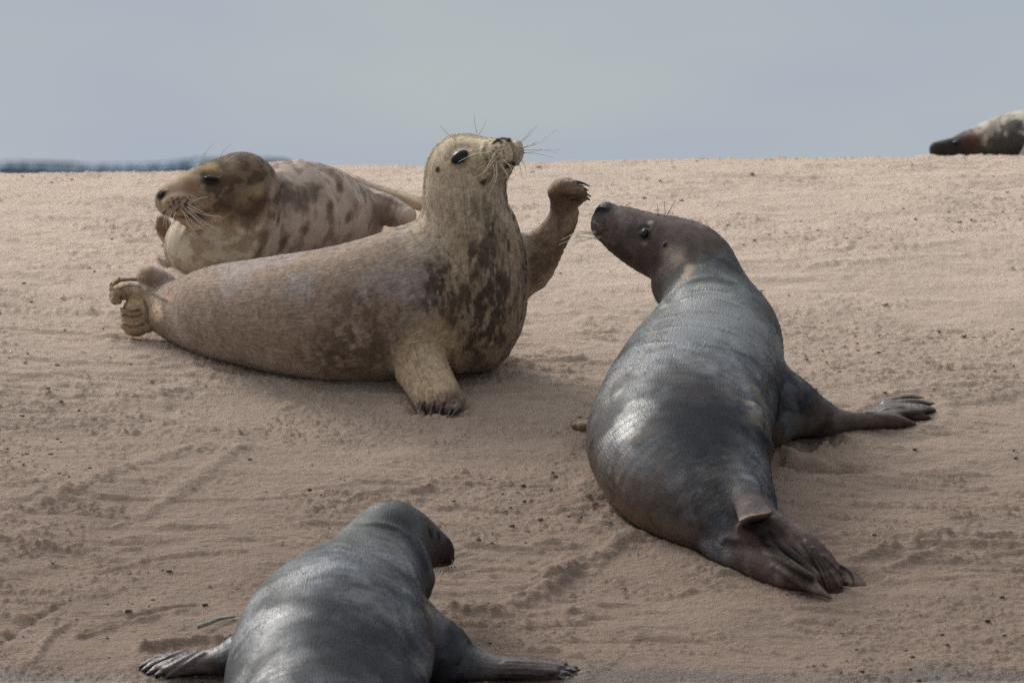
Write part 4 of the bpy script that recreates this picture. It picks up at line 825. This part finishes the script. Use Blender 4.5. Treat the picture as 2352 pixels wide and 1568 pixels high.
def px_blob(vx, vy, rx, ry):
    p = G(vx, vy); m = pxm(p[1]); dyr = (row_y(vx, vy-4)-row_y(vx, vy+4))/8
    return np.sqrt(((x-p[0])/(rx*m))**2+((y-p[1])/(ry*dyr))**2)
# trampled, clumpy patches
rough = sstep(fbm2(x, y, 1.7, 2.4, 3, 20), .55, .68)*.6
for vx, vy, rx, ry, a in ((200, 810, 60, 14, 1.0), (330, 960, 160, 60, .9), (630, 990, 70, 28, 1), (200, 1160, 110, 40, .9), (990, 990, 110, 40, .8), (1030, 965, 90, 16, 1.2), (1200, 480, 40, 10, 1.4), (1460, 408, 40, 6, 1), (1300, 850, 60, 30, .7), (1290, 1350, 110, 60, .5),
                         (1720, 500, 60, 14, .7), (2100, 850, 160, 20, .8), (2330, 610, 60, 20, 1), (2150, 420, 60, 8, .8), (1905, 1015, 60, 24, 1.1), (2190, 1090, 50, 20, .9), (2220, 1200, 60, 24, .8), (2200, 1290, 60, 20, .8), (70, 1290, 90, 60, .8), (570, 1360, 50, 20, 1.2), (60, 950, 80, 40, .8),
                         (1560, 560, 30, 10, .6), (1450, 560, 140, 30, .5), (300, 545, 60, 8, 1), (1000, 905, 60, 20, .4), (1600, 1330, 160, 50, .4), (470, 1500, 160, 12, .7)):
    rough = rough+a*np.exp(-px_blob(vx, vy, rx, ry)**2*1.2)*1.6*sstep(fbm2(x, y, 9, 16, 3, 21, .6), .42, .62)
rough = np.clip(rough, 0, 1.5)*inn
cl = fbm2(x, y, 34, 62, 4, 23, .72); clump = np.clip(cl-.50, 0, 1)*.024*rough
cl2 = fbm2(x, y, 75, 85, 2, 24); clump += np.clip(cl2-.58, 0, 1)*.034*(.12+rough)*inn
z = z+inn*(und+streaks+ridges+grain)+clump
def line(pts, depth, w, rag=.4):
    """a raised (depth > 0) or scored line in the sand along picture points"""
    global z
    q = catmull(np.array([G(*p)[:2] for p in pts]), len(pts)*6); lo, hi = q.min(0)-4*w, q.max(0)+4*w
    idx = np.nonzero((x > lo[0]) & (x < hi[0]) & (y > lo[1]) & (y < hi[1]))[0]; P2 = np.stack([x[idx], y[idx]], 1); best = np.full(len(idx), 1e9)
    for a, b in zip(q[:-1], q[1:]):
        ab = b-a; t = np.clip(((P2-a)@ab)/(ab@ab+1e-12), 0, 1); best = np.minimum(best, np.linalg.norm(P2-a-t[:, None]*ab, axis=1))
    depth = depth*1.5; nz = 1+rag*2*(fbm2(x[idx], y[idx], 40, 40, 2, 33)-.5); z[idx] += depth*np.exp(-(best/(w*nz))**2)*nz
for pts, d, w in (([(1890, 1242), (2000, 1236), (2100, 1244), (2250, 1240), (2352, 1246)], .010, .022), ([(1960, 1290), (2080, 1268), (2200, 1256), (2352, 1262)], .012, .02), ([(1990, 1330), (2060, 1300), (2150, 1280)], .008, .015),
                  ([(1770, 1060), (1830, 1068), (1900, 1075), (1950, 1070)], -.03, .035), ([(1850, 1030), (1880, 1010), (1925, 1020)], -.02, .03), ([(1780, 1035), (1830, 1055), (1890, 1062)], .012, .016),
                  ([(1270, 1330), (1330, 1300), (1420, 1250), (1460, 1235)], .012, .03), ([(1050, 1400), (1150, 1395), (1250, 1350), (1300, 1290)], .014, .04), ([(200, 1440), (330, 1405), (450, 1385)], -.008, .01), ([(0, 1465), (60, 1425), (130, 1380)], -.008, .015),
                  ([(180, 1455), (260, 1430), (360, 1415)], .008, .012), ([(70, 1520), (120, 1450), (150, 1425)], .007, .012), ([(20, 1180), (160, 1130), (330, 1060), (480, 1020)], .008, .03), ([(330, 1180), (480, 1080), (560, 1020)], .007, .03), ([(250, 1300), (400, 1275), (560, 1270)], .006, .012),
                  ([(330, 1500), (430, 1482), (520, 1482)], .018, .02), ([(1000, 1500), (1080, 1470), (1180, 1490), (1330, 1505)], .008, .02), ([(1880, 560), (2060, 570), (2200, 556)], .006, .02), ([(1850, 620), (2000, 610), (2200, 585), (2340, 590)], .006, .02),
                  ([(1550, 640), (1700, 560)], .004, .02), ([(1320, 430), (1600, 420), (1900, 440)], .005, .04), ([(0, 545), (200, 560), (360, 545)], .006, .03), ([(700, 1180), (900, 1130), (1150, 1120)], .005, .02), ([(2330, 700), (2100, 690), (1900, 720)], .005, .03)):
    line(pts, d, w)
# the animals press into the sand and push up a small rim
from mathutils.kdtree import KDTree
for root, B in SEALS:
    v = B.v; gz = bank(v[:, 0], v[:, 1]); low = v[(v[:, 2]-gz) < .06]
    if not len(low): continue
    cs = .018; lo = low.min(0)[:2]-.2; n_ = np.ceil((low.max(0)[:2]+.2-lo)/cs).astype(int); mz = np.full(n_, 9.)
    ij = ((low[:, :2]-lo)/cs).astype(int); np.minimum.at(mz, (ij[:, 0], ij[:, 1]), low[:, 2])
    for k in range(5):                       # spread outwards, rising a little
        p_ = np.pad(mz, 1, constant_values=9.); nb = np.minimum.reduce([p_[:-2, 1:-1], p_[2:, 1:-1], p_[1:-1, :-2], p_[1:-1, 2:]]); mz = np.minimum(mz, nb+.004+.006*k)
    idx = np.nonzero((x > lo[0]) & (x < lo[0]+n_[0]*cs) & (y > lo[1]) & (y < lo[1]+n_[1]*cs))[0]
    fx = np.clip((x[idx]-lo[0])/cs-.5, 0, n_[0]-1.001); fy = np.clip((y[idx]-lo[1])/cs-.5, 0, n_[1]-1.001); i0, j0 = fx.astype(int), fy.astype(int); a, b = fx-i0, fy-j0; m1 = np.minimum(mz, 3)
    i1, j1 = np.minimum(i0+1, n_[0]-1), np.minimum(j0+1, n_[1]-1)
    cap = (m1[i0, j0]*(1-a)+m1[i1, j0]*a)*(1-b)+(m1[i0, j1]*(1-a)+m1[i1, j1]*a)*b
    key = np.unique(np.round(low[:, :2]/.025).astype(int), axis=0)*.025
    kd = KDTree(len(key)); [kd.insert((a_, b_, 0), i) for i, (a_, b_) in enumerate(key)]; kd.balance()
    d = np.array([kd.find((x[i], y[i], 0))[2] for i in idx]); rim = np.exp(-((d-.03)/.03)**2)
    z[idx] = np.minimum(z[idx]+(.012*rim)*(.3+fbm2(x[idx], y[idx], 12, 12, 2, 40)), cap+.006+.006*fbm2(x[idx], y[idx], 40, 40, 2, 41))
F_ = np.arange(sh[0]*sh[1]).reshape(sh); quads = np.stack([F_[:-1, :-1], F_[:-1, 1:], F_[1:, 1:], F_[1:, :-1]], -1).reshape(-1, 4).astype(np.int32)
M_SAND, n, l, b = new_mat('sand')
at = n.new('ShaderNodeAttribute'); at.attribute_name = 'sand'; tc = n.new('ShaderNodeTexCoord')
g1 = n.new('ShaderNodeTexNoise'); g1.inputs['Scale'].default_value = 120; g1.inputs['Detail'].default_value = 4; g1.inputs['Roughness'].default_value = .7; l.new(tc.outputs['Object'], g1.inputs[0])
mr = n.new('ShaderNodeMapRange'); mr.inputs[1].default_value = .3; mr.inputs[2].default_value = .7; mr.inputs[3].default_value = .87; mr.inputs[4].default_value = 1.13; l.new(g1.outputs[0], mr.inputs[0])
sc_ = n.new('ShaderNodeVectorMath'); sc_.operation = 'SCALE'; l.new(at.outputs['Color'], sc_.inputs[0]); l.new(mr.outputs[0], sc_.inputs['Scale']); l.new(sc_.outputs[0], b.inputs['Base Color'])
gmp = n.new('ShaderNodeMapping'); gmp.inputs['Scale'].default_value = (45, 95, 60); l.new(tc.outputs['Object'], gmp.inputs[0]); g2 = n.new('ShaderNodeTexNoise'); g2.inputs['Scale'].default_value = 1; g2.inputs['Detail'].default_value = 5; g2.inputs['Roughness'].default_value = .7; l.new(gmp.outputs[0], g2.inputs[0])
bp = n.new('ShaderNodeBump'); bp.inputs['Strength'].default_value = 1.0; bp.inputs['Distance'].default_value = .014; l.new(mathn(n, l, 'ADD', mathn(n, l, 'MULTIPLY', g1.outputs[0], .6), mathn(n, l, 'MULTIPLY', g2.outputs[0], .8)), bp.inputs['Height']); l.new(bp.outputs[0], b.inputs['Normal'])
al = at.outputs['Alpha']; rr = n.new('ShaderNodeMapRange'); rr.inputs[3].default_value = .92; rr.inputs[4].default_value = .38; l.new(al, rr.inputs[0]); l.new(rr.outputs[0], b.inputs['Roughness'])
b.inputs['Specular IOR Level'].default_value = .3
ground = mesh_obj('sand_bank', np.stack([x, y, z], 1), quads, M_SAND); tag(ground, kind='structure')
# dry sand is pale, sand near the water is dark and damp
wet = 1-sstep(z+.10*(fbm2(x, y, 1.2, 1.6, 3, 51)-.5), -1.18, -.20); soaked = 1-sstep(z+.05*(fbm2(x, y, 2.5, 5, 3, 52)-.5), SEA_Z+.002, SEA_Z+.035)
c = mixc(np.tile(srgb(200, 179, 161), (len(x), 1)), srgb(143, 122, 107), wet); c = mixc(c, srgb(88, 72, 62), soaked*.8)
c = c*(.90+.2*fbm2(x, y, 6, 14, 4, 53))[:, None]*(1-.10*np.clip(clump/.012, 0, 1))[:, None]
at_ = ground.data.attributes.new('sand', 'FLOAT_COLOR', 'POINT'); buf = np.concatenate([c, np.clip(soaked+.12*wet, 0, 1)[:, None]], 1).astype(np.float32); at_.data.foreach_set('color', buf.ravel())

def ground_z(px_, py_):
    ix = np.clip(np.searchsorted(gx, px_), 1, len(gx)-1); iy = np.clip(np.searchsorted(gy, py_), 1, len(gy)-1)
    return z.reshape(sh)[iy, ix]
# loose crumbs of sand
def crumbs(n_, seed):
    r = np.random.default_rng(seed); V, F = [], []; t = (1+5**.5)/2
    ico = np.array([(-1, t, 0), (1, t, 0), (-1, -t, 0), (1, -t, 0), (0, -1, t), (0, 1, t), (0, -1, -t), (0, 1, -t), (t, 0, -1), (t, 0, 1), (-t, 0, -1), (-t, 0, 1)])/1.9
    fc = np.array([(0, 11, 5), (0, 5, 1), (0, 1, 7), (0, 7, 10), (0, 10, 11), (1, 5, 9), (5, 11, 4), (11, 10, 2), (10, 7, 6), (7, 1, 8), (3, 9, 4), (3, 4, 2), (3, 2, 6), (3, 6, 8), (3, 8, 9), (4, 9, 5), (2, 4, 11), (6, 2, 10), (8, 6, 7), (9, 8, 1)])
    cx = r.uniform(-2.2, 2.2, n_*8); cy = r.uniform(-2.9, 4.5, n_*8); w = fbm2(cx, cy, 1.9, 2.4, 3, 20)+.55*fbm2(cx, cy, 7, 9, 2, 77)
    keep = np.argsort(-(w+r.normal(0, .16, len(w))))[:n_]; cx, cy = cx[keep], cy[keep]; cz = ground_z(cx, cy); s = .0018+.0060*r.random(n_)**4; s[:n_//90] *= 1.6
    for i in range(n_):
        k = ico*(1+r.normal(0, .18, (12, 1)))*s[i]*np.array([1.4, 1.1, .62]); V.append(k+np.array([cx[i], cy[i], cz[i]+s[i]*.25])); F.append(fc+12*i)
    o = mesh_obj('sand_crumbs', np.concatenate(V), np.concatenate(F).astype(np.int32), M_SAND, smooth=False); tag(o, kind='stuff')
    tag(o, 'small crumbs of damp sand scattered over the bank', 'sand crumbs')
    vv = np.concatenate(V); wv = 1-sstep(vv[:, 2], -1.18, -.20); cc = mixc(np.tile(srgb(200, 179, 161), (len(vv), 1)), srgb(143, 122, 107), wv)
    a = o.data.attributes.new('sand', 'FLOAT_COLOR', 'POINT'); a.data.foreach_set('color', np.concatenate([cc, np.full((len(vv), 1), .1)], 1).astype(np.float32).ravel())
crumbs(1900, 5)

# water: sea all round the bank, its edge just reaches the front seal's flippers
M_SEA, n, l, b = new_mat('sea_water'); b.inputs['Base Color'].default_value = (.20, .185, .165, 1); b.inputs['Roughness'].default_value = .05; b.inputs['IOR'].default_value = 1.333
tc = n.new('ShaderNodeTexCoord'); q = n.new('ShaderNodeTexNoise'); q.inputs['Scale'].default_value = 9; q.inputs['Detail'].default_value = 4; l.new(tc.outputs['Object'], q.inputs[0])
bp = n.new('ShaderNodeBump'); bp.inputs['Strength'].default_value = .35; bp.inputs['Distance'].default_value = .012; l.new(q.outputs[0], bp.inputs['Height']); l.new(bp.outputs[0], b.inputs['Normal'])
sea = mesh_obj('water', [(-6000, -3000, SEA_Z), (6000, -3000, SEA_Z), (6000, 9000, SEA_Z), (-6000, 9000, SEA_Z)], [(0, 1, 2, 3)], M_SEA, smooth=False); tag(sea, kind='structure')

# far shore with low woods, left of the picture
M_LAND = plain_mat('far_land', (.12, .16, .20), rough=.9, spec=.1, var=.2, scale=.02); M_WOOD = plain_mat('far_wood_hazed', (.24, .31, .38), rough=.9, spec=.05, var=.05, scale=.05)  # distance haze is mixed into the wood's colour
def far_shore():
    xs = np.linspace(-260, -12, 160); ys = np.linspace(1090, 1230, 12); V, F = [], []
    for j, yy in enumerate(ys):
        for xx in xs:
            e = sstep(-xx, 14, 70); V.append((xx, yy, SEA_Z-.3+e*(.9+1.4*math.sin(math.pi*j/11))))
    for j in range(11):
        for i in range(159): a = j*160+i; F.append((a, a+1, a+161, a+160))
    tag(mesh_obj('far_shore', V, F, M_LAND), kind='structure')
    V, F = [], []; r = np.random.default_rng(3)
    for i in range(2200):
        xx = r.uniform(-190, -36); yy = r.uniform(1100, 1200); hh = (1.5+1.1*vnoise2(np.array([xx*.09]), np.array([2.]), 4)[0]+.8*math.exp(-((xx+72)/7)**2)+.7*math.exp(-((xx+56)/3)**2))*(.35+.65*sstep(np.array([-xx]), 44, 58)[0])+.5
        rad = r.uniform(1.6, 3.6); base = len(V)
        for k in range(14):
            a = 2.4*k; e = (k+.5)/14; V.append((xx+rad*math.sin(math.pi*e)*math.cos(a)*r.uniform(.7, 1.2), yy+rad*math.sin(math.pi*e)*math.sin(a), SEA_Z-.2+e*hh*1.2))
        for k in range(12): F.append((base+k, base+k+1, base+k+2))
        for k in range(9): F.append((base+k, base+k+2, base+k+5)); F.append((base+k, base+k+3, base+k+5))
    o = mesh_obj('far_wood', V, F, M_WOOD, smooth=False); tag(o, 'dark blurred strip of woodland on the far shore behind the sand bank', 'wood', kind='stuff')
far_shore()
# small finds on the sand
M_SHELL = plain_mat('bleached_shell', (.72, .68, .62), rough=.5, var=.15, scale=300)
def shell(vx, vy, rad, label):
    p = G(vx, vy); cz = float(ground_z(p[0], p[1])); V, F = [], []; nu, nv = 18, 7
    for j in range(nv+1):
        t = j/nv
        for i in range(nu+1):
            a = math.pi*(i/nu); rr_ = rad*(1-t)*(1+.05*math.cos(i*3.0)); V.append((p[0]+rr_*math.cos(a)*1.15, p[1]+rr_*math.sin(a)*.9-rad*.4, cz+.001+rad*.45*(1-(1-t)**2)**.5))
    for j in range(nv):
        for i in range(nu): a = j*(nu+1)+i; F.append((a, a+1, a+nu+2, a+nu+1))
    base = len(V); V += [(v[0], v[1], v[2]-.002) for v in V]; F += [(f[3]+base, f[2]+base, f[1]+base, f[0]+base) for f in F[:]]
    tag(mesh_obj('seashell', V, F, M_SHELL), label, 'shell')
shell(295, 1402, .011, 'small white shell on the damp sand left of the front seal'); shell(2008, 1246, .007, 'tiny pale shell near the hind flippers of the right-hand seal')
def stalk():
    a, m_, m2, c_ = G(455, 1455), G(478, 1447), G(505, 1436), G(539, 1429); pts = catmull(np.array([a, m_, m2, c_]), 22)
    V, F = [], []; k_ = 10; M_ST = plain_mat('green_stalk', (.27, .29, .25), rough=.45, spec=.5, var=.35, scale=70)
    for i, p in enumerate(pts):
        t = i/21; r_ = .0095*(1-.45*t); cz = float(bank(p[0], p[1]))+.014+r_*.7
        for k in range(k_): w = 2*math.pi*k/k_; V.append((p[0]+.2*r_*math.cos(w), p[1]+r_*math.cos(w), cz+r_*math.sin(w)*.8))
    for i in range(21):
        for k in range(k_): F.append((i*k_+k, i*k_+(k+1) % k_, (i+1)*k_+(k+1) % k_, (i+1)*k_+k))
    F += [tuple(range(k_))[::-1], tuple(21*k_+k for k in range(k_))]
    tag(mesh_obj('plant_stalk', V, F, M_ST), 'thin grey-green stalk lying on the sand beside the front seal', 'stalk')
stalk()
